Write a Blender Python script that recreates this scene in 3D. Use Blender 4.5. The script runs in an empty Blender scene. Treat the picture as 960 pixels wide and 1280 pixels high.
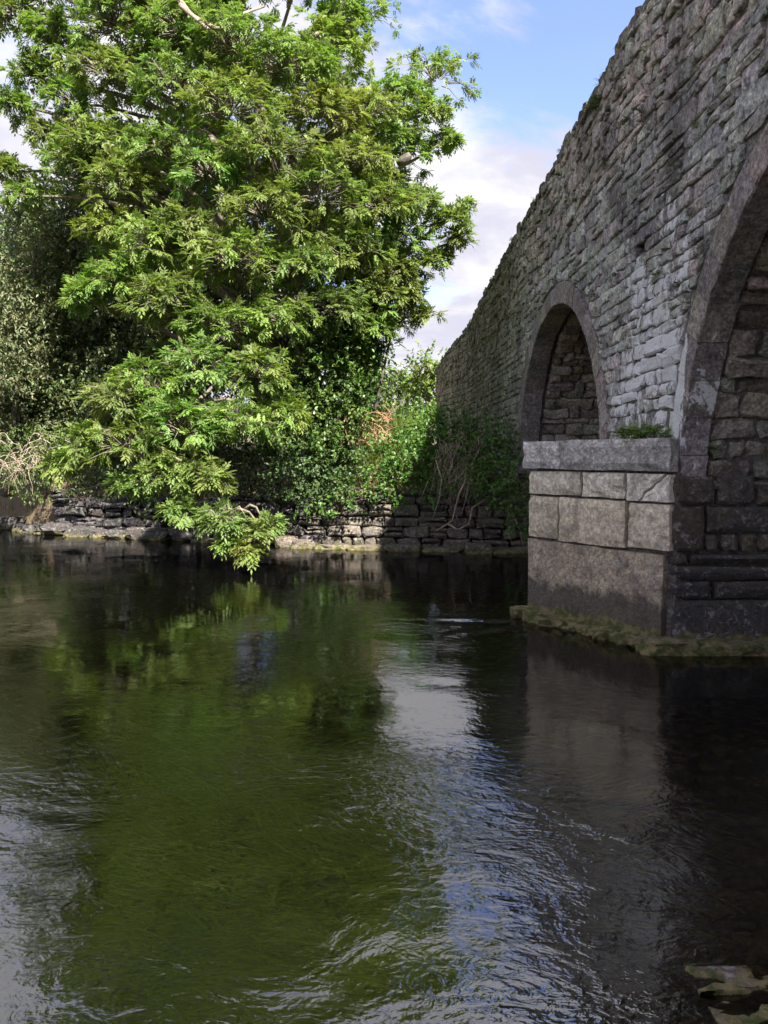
import bpy, math, random
import numpy as np
from mathutils import Vector, noise as mnoise
random.seed(7); rng = np.random.default_rng(7)
R = random.uniform
S = bpy.context.scene
COL = S.collection

# ------------------------------------------------------------------ camera
PITCH = math.atan(70/960)
CP, SP = math.cos(PITCH), math.sin(PITCH)
cam = bpy.data.cameras.new('camera'); camo = bpy.data.objects.new('camera', cam); COL.objects.link(camo)
camo.location = (0, 0, 1.6); camo.rotation_euler = (math.pi/2-PITCH, 0, 0)
cam.sensor_fit = 'VERTICAL'; cam.sensor_height = 36; cam.lens = 27; cam.clip_start = .05; cam.clip_end = 3000
S.camera = camo

# ------------------------------------------------------------------ sky, sun, exposure
SUN_AZ, SUN_EL = math.radians(157), math.radians(42)   # azimuth clockwise from +Y
W = bpy.data.worlds.new('World'); S.world = W; W.use_nodes = True
nt = W.node_tree; nt.nodes.clear()
def nn(t, typ, **k):
    n = t.nodes.new(typ)
    for a, v in k.items(): setattr(n, a, v)
    return n
def wire(t, a, b): t.links.new(a, b)
out = nn(nt, 'ShaderNodeOutputWorld')
sky = nn(nt, 'ShaderNodeTexSky', sky_type='NISHITA', sun_disc=False, sun_elevation=SUN_EL, sun_rotation=SUN_AZ, air_density=1.0, dust_density=.6, ozone_density=3.2)
bg1 = nn(nt, 'ShaderNodeBackground'); bg1.inputs[1].default_value = .068
hs = nn(nt, 'ShaderNodeMix', data_type='RGBA', blend_type='MULTIPLY'); hs.inputs[0].default_value = 1; hs.inputs[7].default_value = (1.05, .93, 1.12, 1)
wire(nt, sky.outputs[0], hs.inputs[6]); wire(nt, hs.outputs[2], bg1.inputs[0])
bg2 = nn(nt, 'ShaderNodeBackground'); bg2.inputs[0].default_value = (.88, .86, .95, 1); bg2.inputs[1].default_value = .222
tc = nn(nt, 'ShaderNodeTexCoord'); sx = nn(nt, 'ShaderNodeSeparateXYZ'); wire(nt, tc.outputs['Generated'], sx.inputs[0])
def mth(t, op, a, b=None, c=None, clamp=False):
    n = nn(t, 'ShaderNodeMath', operation=op, use_clamp=clamp)
    for i, v in enumerate((a, b, c)):
        if v is None: continue
        if isinstance(v, (int, float)): n.inputs[i].default_value = v
        else: wire(t, v, n.inputs[i])
    return n.outputs[0]
zc = mth(nt, 'ADD', mth(nt, 'MAXIMUM', sx.outputs[2], 0), .22)
cx = nn(nt, 'ShaderNodeCombineXYZ'); wire(nt, mth(nt, 'DIVIDE', sx.outputs[0], zc), cx.inputs[0]); wire(nt, mth(nt, 'DIVIDE', sx.outputs[1], zc), cx.inputs[1])
def noise(t, vec, scale, detail=6, rough=.55, dist=0, off=None, sc=None):
    if off is not None or sc is not None:
        m = nn(t, 'ShaderNodeMapping'); wire(t, vec, m.inputs[0])
        if off is not None: m.inputs[1].default_value = off
        if sc is not None: m.inputs[3].default_value = sc
        vec = m.outputs[0]
    n = nn(t, 'ShaderNodeTexNoise'); wire(t, vec, n.inputs['Vector'])
    n.inputs['Scale'].default_value = scale; n.inputs['Detail'].default_value = detail
    n.inputs['Roughness'].default_value = rough; n.inputs['Distortion'].default_value = dist
    return n.outputs['Fac']
def ramp(t, fac, a, b, va=0., vb=1.):
    m = nn(t, 'ShaderNodeMapRange', interpolation_type='SMOOTHSTEP'); wire(t, fac, m.inputs[0])
    for i, v in zip((1, 2, 3, 4), (a, b, va, vb)): m.inputs[i].default_value = v
    return m.outputs[0]
cn = noise(nt, cx.outputs[0], 1.9, 10, .60, .35, off=(3.1, 11.7, 0))
cn2 = noise(nt, cx.outputs[0], .55, 3, .5, 0, off=(5.1, 1.2, 0))
low = ramp(nt, sx.outputs[2], .08, .40, .29, .10)
cf = mth(nt, 'ADD', mth(nt, 'ADD', mth(nt, 'MULTIPLY', cn, 1.9), mth(nt, 'MULTIPLY', cn2, .35)), low)
cfac = ramp(nt, cf, .97, 1.27, .05, 1.)
cs_ = nn(nt, 'ShaderNodeMix', data_type='RGBA'); wire(nt, ramp(nt, noise(nt, cx.outputs[0], 3.4, 8, .6, .3, off=(1.2, 5.5, 3)), .36, .64), cs_.inputs[0])
cs_.inputs[6].default_value = (.70, .70, .83, 1); cs_.inputs[7].default_value = (1.0, .98, 1.0, 1); wire(nt, cs_.outputs[2], bg2.inputs[0])
mx = nn(nt, 'ShaderNodeMixShader'); wire(nt, cfac, mx.inputs[0]); wire(nt, bg1.outputs[0], mx.inputs[1]); wire(nt, bg2.outputs[0], mx.inputs[2])
wire(nt, mx.outputs[0], out.inputs[0])

sl = bpy.data.lights.new('sun', 'SUN'); sl.energy = 3.6; sl.angle = math.radians(.8); sl.color = (1, .95, .86)
so = bpy.data.objects.new('sun', sl); COL.objects.link(so)
tosun = Vector((math.sin(SUN_AZ)*math.cos(SUN_EL), math.cos(SUN_AZ)*math.cos(SUN_EL), math.sin(SUN_EL)))
so.rotation_euler = (-tosun).to_track_quat('-Z', 'Y').to_euler(); so.location = (20, -40, 40)
S.view_settings.view_transform = 'Standard'; S.view_settings.look = 'None'; S.view_settings.gamma = 1; S.view_settings.use_curve_mapping = False
S.view_settings.exposure = 2.32
S.cycles.max_bounces = 8; S.cycles.transparent_max_bounces = 12; S.cycles.caustics_reflective = False; S.cycles.caustics_refractive = False

# ------------------------------------------------------------------ helpers
def P(px, py, Y):
    """a surveyed point of the place, from its bearing in the photograph and its distance Y"""
    a = (px-480)/960; b = (640-py)/960
    k = Y/(CP+b*SP)
    return Vector((a*k, Y, 1.6+k*(b*CP-SP)))
def mesh_obj(name, verts, faces, mat, parent=None, origin=None, cols=None, smooth=False):
    me = bpy.data.meshes.new(name)
    o_ = Vector(origin) if origin is not None else Vector((0, 0, 0))
    if isinstance(verts, np.ndarray):
        V = verts.reshape(-1, 3)-np.array(o_); F = faces
        me.vertices.add(len(V)); me.vertices.foreach_set('co', V.astype(np.float32).ravel())
        n = F.shape[1]
        me.loops.add(F.size); me.loops.foreach_set('vertex_index', F.astype(np.int32).ravel())
        me.polygons.add(len(F)); me.polygons.foreach_set('loop_start', np.arange(0, F.size, n, dtype=np.int32))
        me.update(calc_edges=True)
    else:
        me.from_pydata([Vector(v)-o_ for v in verts], [], faces); me.update()
    if cols is not None:
        at = me.color_attributes.new('Col', 'FLOAT_COLOR', 'POINT')
        c = np.ones((len(me.vertices), 4), np.float32); c[:, :3] = np.asarray(cols, np.float32)
        at.data.foreach_set('color', c.ravel())
    if smooth: me.shade_smooth()
    me.materials.append(mat)
    o = bpy.data.objects.new(name, me); COL.objects.link(o)
    po = Vector((0, 0, 0))
    if parent is not None:
        o.parent = parent; q = parent
        while q is not None: po += q.location; q = q.parent
    o.location = o_-po
    return o
def tag(o, label=None, cat=None, group=None, kind=None):
    if label: o['label'] = label
    if cat: o['category'] = cat
    if group: o['group'] = group
    if kind: o['kind'] = kind
    return o
def empty(name, loc, label, cat, group=None):
    o = bpy.data.objects.new(name, None); COL.objects.link(o); o.location = loc; o.empty_display_size = .2
    return tag(o, label, cat, group)
class MB:
    def __init__(s): s.v = []; s.f = []; s.c = []
    def add(s, v, f, col=(1, 1, 1)):
        b = len(s.v); s.v += [tuple(x) for x in v]; s.f += [tuple(i+b for i in q) for q in f]; s.c += [tuple(col)]*len(v)
    def build(s, name, mat, parent=None, origin=None, smooth=False):
        return mesh_obj(name, s.v, s.f, mat, parent, origin, s.c, smooth)
def tube(mb, pts, rad, sides=6, col=(1, 1, 1), cap=True):
    pts = [Vector(p) for p in pts]; n = len(pts); vs = []; fs = []
    ref = Vector((.3, .2, 1)).normalized()
    for i, p in enumerate(pts):
        t = (pts[min(i+1, n-1)]-pts[max(i-1, 0)]).normalized()
        a = t.cross(ref)
        if a.length < 1e-3: a = t.cross(Vector((1, 0, 0)))
        a.normalize(); b = t.cross(a)
        for k in range(sides):
            w = 2*math.pi*k/sides
            vs.append(p+(a*math.cos(w)+b*math.sin(w))*rad[i])
    for i in range(n-1):
        for k in range(sides):
            k2 = (k+1) % sides
            fs.append((i*sides+k, i*sides+k2, (i+1)*sides+k2, (i+1)*sides+k))
    if cap:
        fs.append(tuple(range(sides))[::-1]); fs.append(tuple((n-1)*sides+k for k in range(sides)))
    mb.add(vs, fs, col)
def bez(a, b, c, n=8):
    return [a*(1-t)**2+b*2*t*(1-t)+c*t*t for t in [i/n for i in range(n+1)]]
def wob(pts, amp, seed):
    return [p+Vector(mnoise.noise_vector(Vector((seed+i*.37, seed*1.7, i*.21))))*amp*(1 if 0 < i < len(pts)-1 else .3) for i, p in enumerate(pts)]

# ------------------------------------------------------------------ materials
def newmat(name):
    m = bpy.data.materials.new(name); m.use_nodes = True; t = m.node_tree; t.nodes.clear()
    o = nn(t, 'ShaderNodeOutputMaterial'); b = nn(t, 'ShaderNodeBsdfPrincipled'); wire(t, b.outputs[0], o.inputs[0])
    return m, t, b, o
def mixc(t, fac, a, b, mode='MIX'):
    n = nn(t, 'ShaderNodeMix', data_type='RGBA', blend_type=mode)
    if isinstance(fac, (int, float)): n.inputs[0].default_value = fac
    else: wire(t, fac, n.inputs[0])
    for i, v in ((6, a), (7, b)):
        if isinstance(v, tuple): n.inputs[i].default_value = (*v, 1)
        else: wire(t, v, n.inputs[i])
    return n.outputs[2]
def attr(t): return nn(t, 'ShaderNodeAttribute', attribute_name='Col').outputs[0]
def pos(t): return nn(t, 'ShaderNodeNewGeometry').outputs['Position']
def bump(t, b, hs, strength=1.):
    """hs: list of (height socket, distance)"""
    nrm = None
    for h, d in hs:
        n = nn(t, 'ShaderNodeBump'); n.inputs['Strength'].default_value = strength; n.inputs['Distance'].default_value = d
        wire(t, h, n.inputs['Height'])
        if nrm is not None: wire(t, nrm, n.inputs['Normal'])
        nrm = n.outputs[0]
    wire(t, nrm, b.inputs['Normal']); return nrm
def spot(t, p, c, r0, r1):
    v = nn(t, 'ShaderNodeVectorMath', operation='DISTANCE'); wire(t, p, v.inputs[0]); v.inputs[1].default_value = c
    return ramp(t, v.outputs['Value'], r0, r1, 1, 0)

def stone_mat(name, lichen=.5, dark=.6, limes=(), moss_z=None, bsc=1., spk=1., greenz=None, tide=None):
    m, t, b, o = newmat(name); p = pos(t); c = attr(t)
    big = noise(t, p, 1.3, 4, .6); mid = noise(t, p, 7, 6, .65, .3); fine = noise(t, p, 42, 5, .7); vf = noise(t, p, 130, 3, .6)
    c = mixc(t, 1., c, mixc(t, ramp(t, fine, .30, .70), (1-.5*spk,)*3, (1+.55*spk, 1+.52*spk, 1+.48*spk)), 'MULTIPLY')
    c = mixc(t, 1., c, mixc(t, ramp(t, noise(t, p, 20, 4, .7, .4, off=(6, 2, 8)), .35, .62), (1.2, 1.18, 1.14), (.66, .64, .65)), 'MULTIPLY')
    c = mixc(t, mth(t, 'MULTIPLY', ramp(t, mid, .50, .68), dark), c, (.030, .028, .029))
    c = mixc(t, mth(t, 'MULTIPLY', ramp(t, noise(t, p, .8, 6, .7, .3, sc=(1, 1, .6)), .47, .62), dark*.8), c, (.055, .05, .052))
    li = mth(t, 'MULTIPLY', ramp(t, noise(t, p, 15, 5, .7, .6, off=(3, 1, 7)), .54, .64), lichen)
    c = mixc(t, li, c, (.40, .39, .40))
    br = mth(t, 'MULTIPLY', ramp(t, noise(t, p, 3.1, 5, .65, .2, off=(9, 4, 2)), .55, .75), .6)
    c = mixc(t, br, c, (.085, .060, .036))
    if limes:
        mk = None
        for (q, r0, r1) in limes:
            s_ = spot(t, p, q, r0, r1); mk = s_ if mk is None else mth(t, 'MAXIMUM', mk, s_)
        st = noise(t, p, 3.6, 6, .62, .5, off=(1, 8, 3), sc=(1.6, 1.6, .8))
        lm = ramp(t, mth(t, 'ADD', st, mth(t, 'MULTIPLY', mk, .275)), .69, .73)
        lm = mth(t, 'MULTIPLY', lm, ramp(t, fine, .30, .5, .45, 1))
        st2 = noise(t, p, 9, 6, .68, .4, off=(2, 3, 6), sc=(1.5, 1.5, .7))
        lm2 = ramp(t, mth(t, 'ADD', st2, mth(t, 'MULTIPLY', mk, .165)), .66, .70)
        lm = mth(t, 'MAXIMUM', lm, lm2)
        c = mixc(t, mth(t, 'MULTIPLY', lm, .9), c, (.78, .78, .80))
    if tide:
        z = nn(t, 'ShaderNodeSeparateXYZ'); wire(t, p, z.inputs[0])
        zz = mth(t, 'ADD', z.outputs[2], mth(t, 'MULTIPLY', mth(t, 'SUBTRACT', noise(t, p, 4.5, 6, .7, .4, off=(4, 7, 1)), .5), .55))
        c = mixc(t, mth(t, 'MULTIPLY', ramp(t, zz, tide, tide+.14, 1, 0), .8), c, (.045, .04, .034))
        c = mixc(t, mth(t, 'MULTIPLY', ramp(t, noise(t, p, 2.4, 5, .65, .5, off=(8, 8, 2), sc=(1, 1, .5)), .5, .66), .5), c, (.15, .12, .085))
    if moss_z:
        z = nn(t, 'ShaderNodeSeparateXYZ'); wire(t, p, z.inputs[0])
        mm = mth(t, 'ADD', ramp(t, z.outputs[2], moss_z[0], moss_z[1], .45, -.25), noise(t, p, 9, 6, .65, off=(5, 5, 1)))
        c = mixc(t, ramp(t, mm, .62, .78), c, mixc(t, ramp(t, noise(t, p, 14, 4, .6), .4, .6), (.20, .165, .085), (.075, .085, .025)))
    if greenz:
        y = nn(t, 'ShaderNodeSeparateXYZ'); wire(t, p, y.inputs[0])
        g = mth(t, 'MULTIPLY', ramp(t, y.outputs[1], *greenz), ramp(t, noise(t, p, 2.2, 5, .7, off=(2, 2, 9)), .42, .6, .3, .8))
        c = mixc(t, g, c, mixc(t, fine, (.10, .10, .055), (.27, .27, .21)))
    wire(t, c, b.inputs['Base Color']); b.inputs['Roughness'].default_value = .9
    if 'Specular IOR Level' in b.inputs: b.inputs['Specular IOR Level'].default_value = .25
    bump(t, b, [(mid, .035*bsc), (fine, .014*bsc), (vf, .004*bsc)], 1.)
    return m
LIMES = [((2.41, 6.69, 2.42), .15, .85), ((2.40, 7.33, 3.1), .05, .75), ((2.41, 6.31, 3.17), .03, .36), ((2.41, 6.68, 3.56), .03, .45), ((2.41, 6.5, 2.0), .15, .7), ((2.4, 7.6, 2.2), .05, .9), ((2.4, 7.0, 2.7), .05, 1.3)]
M_rub = stone_mat('rubble_stone', .95, .8, LIMES, greenz=(10, 17, 0, .75))
M_ring = stone_mat('ring_stone', .5, .45, LIMES, bsc=.9)
M_bar = stone_mat('barrel_stone', .28, .6)
M_ash = stone_mat('ashlar', .45, .10, (), (.02, .30), bsc=.6, spk=.45, tide=-.6)
M_ash2 = stone_mat('weathered_ashlar', .6, .5, (), (.02, .34), bsc=1., spk=.7, tide=.33)
M_foot = stone_mat('footing', .5, .6, (), (.0, .28), bsc=1.3, tide=-.03)
M_jamb = stone_mat('jamb_block', .45, .6, (), (.0, .28))
M_bank = stone_mat('bank_stone', .45, .5, (), (-.1, .25))
M_core = stone_mat('mortar', .3, .5)

def simple(name, c0, c1, sc, rough=.9, bd=.01):
    m, t, b, o = newmat(name); p = pos(t); n1 = noise(t, p, sc, 6, .65, .2)
    wire(t, mixc(t, ramp(t, n1, .35, .65), c0, c1), b.inputs['Base Color']); b.inputs['Roughness'].default_value = rough
    bump(t, b, [(n1, bd)]); return m
M_bark = simple('bark', (.045, .038, .03), (.16, .14, .11), 14, .9, .02)
M_twig = simple('twig', (.09, .075, .055), (.22, .19, .14), 20, .9, .004)
M_dead = simple('dead_wood', (.13, .10, .07), (.34, .28, .21), 16, .85, .006)

def leaf_mat(name, trans=.35, gloss=.35, rough=.45, tmul=(1.25, 1.35, .65)):
    m, t, b, o = newmat(name); c = attr(t)
    b.inputs['Roughness'].default_value = rough; b.inputs['Specular IOR Level'].default_value = gloss
    wire(t, c, b.inputs['Base Color'])
    tr = nn(t, 'ShaderNodeBsdfTranslucent'); wire(t, mixc(t, 1., c, tmul, 'MULTIPLY'), tr.inputs[0])
    mx = nn(t, 'ShaderNodeMixShader'); mx.inputs[0].default_value = trans
    wire(t, b.outputs[0], mx.inputs[1]); wire(t, tr.outputs[0], mx.inputs[2]); wire(t, mx.outputs[0], o.inputs[0])
    return m
M_ashleaf = leaf_mat('ash_leaf', .42, .3, .5)
M_leaf = leaf_mat('leaf', .3, .4, .45)
M_ivy = leaf_mat('ivy_leaf', .15, .6, .3)
M_grass = leaf_mat('grass_blade', .35, .2, .6)

# ------------------------------------------------------------------ setting: ground, water
BX = np.array([-400, -60, -30, -14, -8.85, -6.95, -4.4, -1.42, 2.41, 8, 40, 400.])
BY = np.array([70, 34, 26, 20.5, 17.6, 15.9, 15.0, 13.6, 12.8, 12.4, 12, 12.])
def bank_y(x): return np.interp(x, BX, BY)
def sstep(a, b, x):
    t = np.clip((x-a)/(b-a), 0, 1); return t*t*(3-2*t)
def ground_z(x, y):
    d = y-bank_y(x)
    bed = -.42+.13*np.sin(x*.9+y*.4)*np.cos(y*.7-x*.3)-.12*sstep(3, 8, y)
    bed = bed+.33*np.exp(-(((x-1.3)/.9)**2+((y-2.2)/.7)**2))
    gentle = sstep(-7.2, -8.6, x)
    top = 1.0-.35*gentle+.6*sstep(1, 5, d)+1.0*sstep(5, 25, d)+14*sstep(40, 240, d)
    w0 = .12; w1 = .38+1.6*gentle
    z = bed+(top-bed)*sstep(w0, w1, d)
    near = sstep(-.2, -4, y)*sstep(60, 20, np.abs(x)) + sstep(20, 60, np.abs(x))*sstep(0, -6, y)
    z = np.where(d < 0, bed+(1.3-bed)*np.clip(near, 0, 1), z)
    return z
def axis(c, n, lim, fine):
    k = np.linspace(-1, 1, n); b = 6.2
    a = np.sinh(k*b)/np.sinh(b)*lim
    return c+a+k*fine
gx = axis(-2, 231, 900, 8); gy = axis(11, 231, 900, 9)
GX, GY = np.meshgrid(gx, gy)
def gridmesh(X, Y, Z):
    h, w = X.shape
    V = np.stack([X, Y, Z], -1).reshape(-1, 3)
    i = np.arange(h*w).reshape(h, w)
    F = np.stack([i[:-1, :-1], i[:-1, 1:], i[1:, 1:], i[1:, :-1]], -1).reshape(-1, 4)
    return V, F
m, t, b, o = newmat('ground'); p = pos(t)
sz = nn(t, 'ShaderNodeSeparateXYZ'); wire(t, p, sz.inputs[0])
n1 = noise(t, p, 1.1, 7, .65); n2 = noise(t, p, 11, 6, .7); n3 = noise(t, p, 60, 3, .6)
vor = nn(t, 'ShaderNodeTexVoronoi'); wire(t, p, vor.inputs['Vector']); vor.inputs['Scale'].default_value = 9
stonec = mixc(t, ramp(t, n2, .38, .62), (.05, .032, .016), (.40, .26, .12))
stonec = mixc(t, ramp(t, vor.outputs['Distance'], .25, .55), stonec, (.022, .016, .010))
stk = noise(t, p, 5.5, 7, .72, .9, off=(3, 1, 0), sc=(.30, 1.5, 1)); stk2 = noise(t, p, 19, 5, .7, .6, off=(1, 6, 0), sc=(.22, 1.6, 1))
weedc = mixc(t, ramp(t, stk, .44, .60), (.008, .009, .004), (.065, .105, .012))
weedc = mixc(t, ramp(t, stk2, .56, .68), weedc, (.26, .33, .035))
weedc = mixc(t, ramp(t, noise(t, p, 2.6, 4, .6, .5, off=(7, 7, 0), sc=(.6, 1.3, 1)), .40, .54), weedc, (.012, .011, .006))
wmask = mth(t, 'ADD', mth(t, 'MULTIPLY', spot(t, p, (-1.1, 3.6, -.4), .6, 4.2), .42), mth(t, 'SUBTRACT', noise(t, p, .9, 5, .6, .4, off=(2, 9, 0), sc=(.6, 1.3, 1)), .35))
bedc = mixc(t, ramp(t, wmask, .22, .40), stonec, weedc)
soil = mixc(t, n2, (.07, .05, .03), (.20, .15, .09))
grs = mixc(t, n2, (.035, .06, .014), (.10, .14, .03))
land = mixc(t, ramp(t, n1, .42, .58), soil, grs)
land = mixc(t, ramp(t, sz.outputs[2], .9, 1.6), soil, land)
wire(t, mixc(t, ramp(t, sz.outputs[2], -.05, .12), bedc, land), b.inputs['Base Color']); b.inputs['Roughness'].default_value = .95
bump(t, b, [(n2, .05), (n3, .01)])
M_ground = m
V, F = gridmesh(GX, GY, ground_z(GX, GY))
g = mesh_obj('ground', V, F, M_ground, smooth=True); tag(g, kind='structure')

# water: real wavelets on a mesh plus finer ripples in the material
m, t, b, o = newmat('river_water'); t.nodes.remove(b); p = pos(t)
def dwarp(scale, amt):
    nz = nn(t, 'ShaderNodeTexNoise'); wire(t, p, nz.inputs['Vector']); nz.inputs['Scale'].default_value = scale; nz.inputs['Detail'].default_value = 2
    v = nn(t, 'ShaderNodeVectorMath', operation='SUBTRACT'); wire(t, nz.outputs['Color'], v.inputs[0]); v.inputs[1].default_value = (.5, .5, .5)
    s_ = nn(t, 'ShaderNodeVectorMath', operation='SCALE'); wire(t, v.outputs[0], s_.inputs[0]); s_.inputs['Scale'].default_value = amt
    a = nn(t, 'ShaderNodeVectorMath', operation='ADD'); wire(t, p, a.inputs[0]); wire(t, s_.outputs[0], a.inputs[1]); return a.outputs[0]
wp = dwarp(.7, .8)
rA = noise(t, wp, 5.5, 3, .5, .6, sc=(.65, 1, 1)); rB = noise(t, wp, 16, 3, .55, .8, sc=(.7, 1, 1)); rC = noise(t, wp, 46, 2, .5, .5)
wsep = nn(t, 'ShaderNodeSeparateXYZ'); wire(t, p, wsep.inputs[0])
riffle = ramp(t, wsep.outputs[1], 2.0, 5.0, .55, .12)   # shallow riffle near this bank, smoother pool beyond
calm = mth(t, 'MULTIPLY', ramp(t, noise(t, p, .8, 3, .5, .4, off=(4, 2, 0)), .38, .64, .22, 1.), riffle)
ncur = None
for h, d in ((rA, .034), (rB, .021), (rC, .005)):
    hh = mth(t, 'MULTIPLY', h, calm)
    n = nn(t, 'ShaderNodeBump'); n.inputs['Strength'].default_value = 1; n.inputs['Distance'].default_value = d; wire(t, hh, n.inputs['Height'])
    if ncur is not None: wire(t, ncur, n.inputs['Normal'])
    ncur = n.outputs[0]
fr = nn(t, 'ShaderNodeFresnel'); fr.inputs[0].default_value = 3.2; wire(t, ncur, fr.inputs['Normal'])
gl = nn(t, 'ShaderNodeBsdfGlossy'); gl.inputs['Roughness'].default_value = .02; wire(t, ncur, gl.inputs['Normal'])
tr = nn(t, 'ShaderNodeBsdfTransparent'); tr.inputs[0].default_value = (.82, .75, .54, 1)
df = nn(t, 'ShaderNodeBsdfDiffuse'); df.inputs[0].default_value = (.030, .030, .014, 1)
mb_ = nn(t, 'ShaderNodeMixShader'); mb_.inputs[0].default_value = .04; wire(t, tr.outputs[0], mb_.inputs[1]); wire(t, df.outputs[0], mb_.inputs[2])
mx = nn(t, 'ShaderNodeMixShader'); wire(t, fr.outputs[0], mx.inputs[0]); wire(t, mb_.outputs[0], mx.inputs[1]); wire(t, gl.outputs[0], mx.inputs[2])
wire(t, mx.outputs[0], o.inputs[0]); M_water = m
wx = np.concatenate([np.linspace(-400, -9.2, 30), np.linspace(-9, 6, 420), np.linspace(6.2, 400, 30)])
wy = np.concatenate([np.linspace(-12, 0.4, 12), np.geomspace(.6, 19, 420), np.linspace(19.4, 90, 20)])
WX, WY = np.meshgrid(wx, wy); WZ = np.zeros_like(WX)
for i in range(46):
    lam = math.exp(R(math.log(.22), math.log(1.6))); ang = R(-1.1, 1.1)+math.pi/2+(math.pi if random.random() < .3 else 0)
    k = 2*math.pi/lam; ph = R(0, 6.28)
    a_ = .0021*lam**.75
    cx_, cy_ = R(-9, 6), R(1, 14); env = .2+.8*np.exp(-(((WX-cx_)/3)**2+((WY-cy_)/2.5)**2))
    wv = np.sin(k*(math.cos(ang)*WX+math.sin(ang)*WY)+ph+.8*np.sin(WX*.9+i)+.8*np.sin(WY*.8+i*2))
    step = np.maximum(WY*.009, .02); fade = np.clip((lam/step-4)/4, 0, 1)
    WZ += a_*env*wv*fade
WZ *= sstep(-9.2, -8, WX)*sstep(6.1, 5, WX)*sstep(.6, 1.2, WY)*sstep(19, 15, WY)
WZ *= .20+.55*sstep(5.5, 2.2, WY)
# standing wave lines shed by the pier nose
for (px_, py_, dx, dy, L_) in ((1.18, 7.42, -.96, .1, .9), (1.25, 7.2, -.8, -.5, .8)):
    u_ = (WX-px_)*dx+(WY-py_)*dy; w_ = (WX-px_)*-dy+(WY-py_)*dx
    WZ += .011*np.exp(-((u_-.25)/L_*2)**2)*np.cos(w_*22)*np.exp(-(w_/.22)**2)
V, F = gridmesh(WX, WY, WZ)
wtr = mesh_obj('river_water', V, F, M_water, smooth=True); tag(wtr, kind='structure')

# ------------------------------------------------------------------ the bridge
def top_z(u): return float(np.interp(u, [-3, 1, 4, 7.3, 10.58, 14.1, 17, 19.64, 20.5, 22.95, 24, 30], [5.3, 5.6, 5.76, 5.74, 5.6, 5.4, 5.23, 5.01, 4.94, 4.59, 4.22, 3.5]))
KU = 20.5; UEND = 24.0
def wall_map(u, v, d):
    """u along the face (distance Y), v height, d out of the face"""
    if u <= KU: return Vector((2.51-.015*u-d, u-.015*d, v))
    q = u-KU
    return Vector((2.51-.015*KU-.164*q-.987*d, KU+q-.162*d, v))
ARC = [dict(uc=3.85, vc=1.30, R=2.43, ring=.29, dep=.22, n=25), dict(uc=10.8, vc=1.30, R=2.36, ring=.28, dep=.30, n=25)]
def arch_map(A, w, s, d):
    """w into the arch, s up the far jamb (below 0) and round the barrel, d towards the opening"""
    if s < 0: u, v = A['uc']+A['R']-d, A['vc']+s
    else:
        th = s/A['R']; r = A['R']-d
        u, v = A['uc']+r*math.cos(th), A['vc']+r*math.sin(th)
    return wall_map(u, v, -w)
def push_out(u, v, g=.012):
    for A in ARC:
        Ro = A['R']+A['ring']+g; du, dv = u-A['uc'], v-A['vc']
        if dv >= 0:
            r = math.hypot(du, dv)
            if r < Ro:
                if r < 1e-6: du, r = 1e-6, 1e-6
                return A['uc']+du/r*Ro, A['vc']+dv/r*Ro, True
        elif abs(du) < Ro: return A['uc']+math.copysign(Ro, du), v, True
    return u, v, False
bridge = empty('stone_bridge', (2.4, 7, 0), 'old grey rubble stone arch bridge with humped parapet rising over the river', 'bridge')
def area2(pl): return .5*sum(pl[i][0]*pl[(i+1) % len(pl)][1]-pl[(i+1) % len(pl)][0]*pl[i][1] for i in range(len(pl)))
def stone(mapf, poly, front, back, bevel=.012, dome=.0, tilt=.012):
    """one stone: outline poly in (u, v); returns verts, faces"""
    n = len(poly); cu = sum(p[0] for p in poly)/n; cv = sum(p[1] for p in poly)/n
    ta, tb = R(-tilt, tilt), R(-tilt, tilt)
    su = max(abs(p[0]-cu) for p in poly)+1e-6; sv = max(abs(p[1]-cv) for p in poly)+1e-6
    vs = []
    for (a, b) in poly: vs.append(mapf(a, b, back))
    def fr(a, b): return front+ta*(a-cu)/su+tb*(b-cv)/sv
    for (a, b) in poly:
        k = max(0, 1-bevel*.35/max(su, sv)); vs.append(mapf(cu+(a-cu)*k, cv+(b-cv)*k, fr(a, b)-bevel+R(-.006, .004)))
    for (a, b) in poly:
        ku = max(.25, 1-(bevel*1.5+R(0, .012))/su); kv = max(.25, 1-(bevel*1.3+R(0, .010))/sv)
        vs.append(mapf(cu+(a-cu)*ku, cv+(b-cv)*kv, fr(a, b)+R(-.007, .007)))
    vs.append(mapf(cu, cv, front+dome+R(-.006, .008)))
    fs = []
    for r in range(2):
        for i in range(n):
            j = (i+1) % n; fs.append((r*n+i, r*n+j, (r+1)*n+j, (r+1)*n+i))
    for i in range(n): fs.append((2*n+i, 2*n+(i+1) % n, 3*n))
    return vs, fs
def outline(u0, u1, v0, v1, jit, f=None):
    """rectangle with 10 uneven points (anticlockwise), corners knocked off"""
    du, dv = u1-u0, v1-v0; c = min(du, dv)*.16
    pts = [(u0+c*R(.2, 1.2), v0), (u0+du*R(.4, .6), v0), (u1-c*R(.2, 1.2), v0), (u1, v0+c*R(.2, 1.3)), (u1, v0+dv*R(.5, .7)), (u1-c*R(.2, 1.4), v1), (u0+du*R(.4, .6), v1), (u0+c*R(.2, 1.4), v1), (u0, v1-c*R(.2, 1.3)), (u0, v0+dv*R(.25, .5))]
    return [(a+R(-jit, jit), b+R(-jit, jit)) for a, b in pts]
def px_of(co):
    x, y, z = co; d = y*CP-(z-1.6)*SP
    if d < .1: return None
    return 480+960*x/d, 640-960*((z-1.6)*CP+y*SP)/d, d
def tone(c, k=.25, w=.06):
    s = R(1-k, 1+k); return tuple(max(.01, x*s*R(1-w, 1+w)) for x in c)
pool = []       # (screen size, verts, faces, colour, mat)
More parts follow.
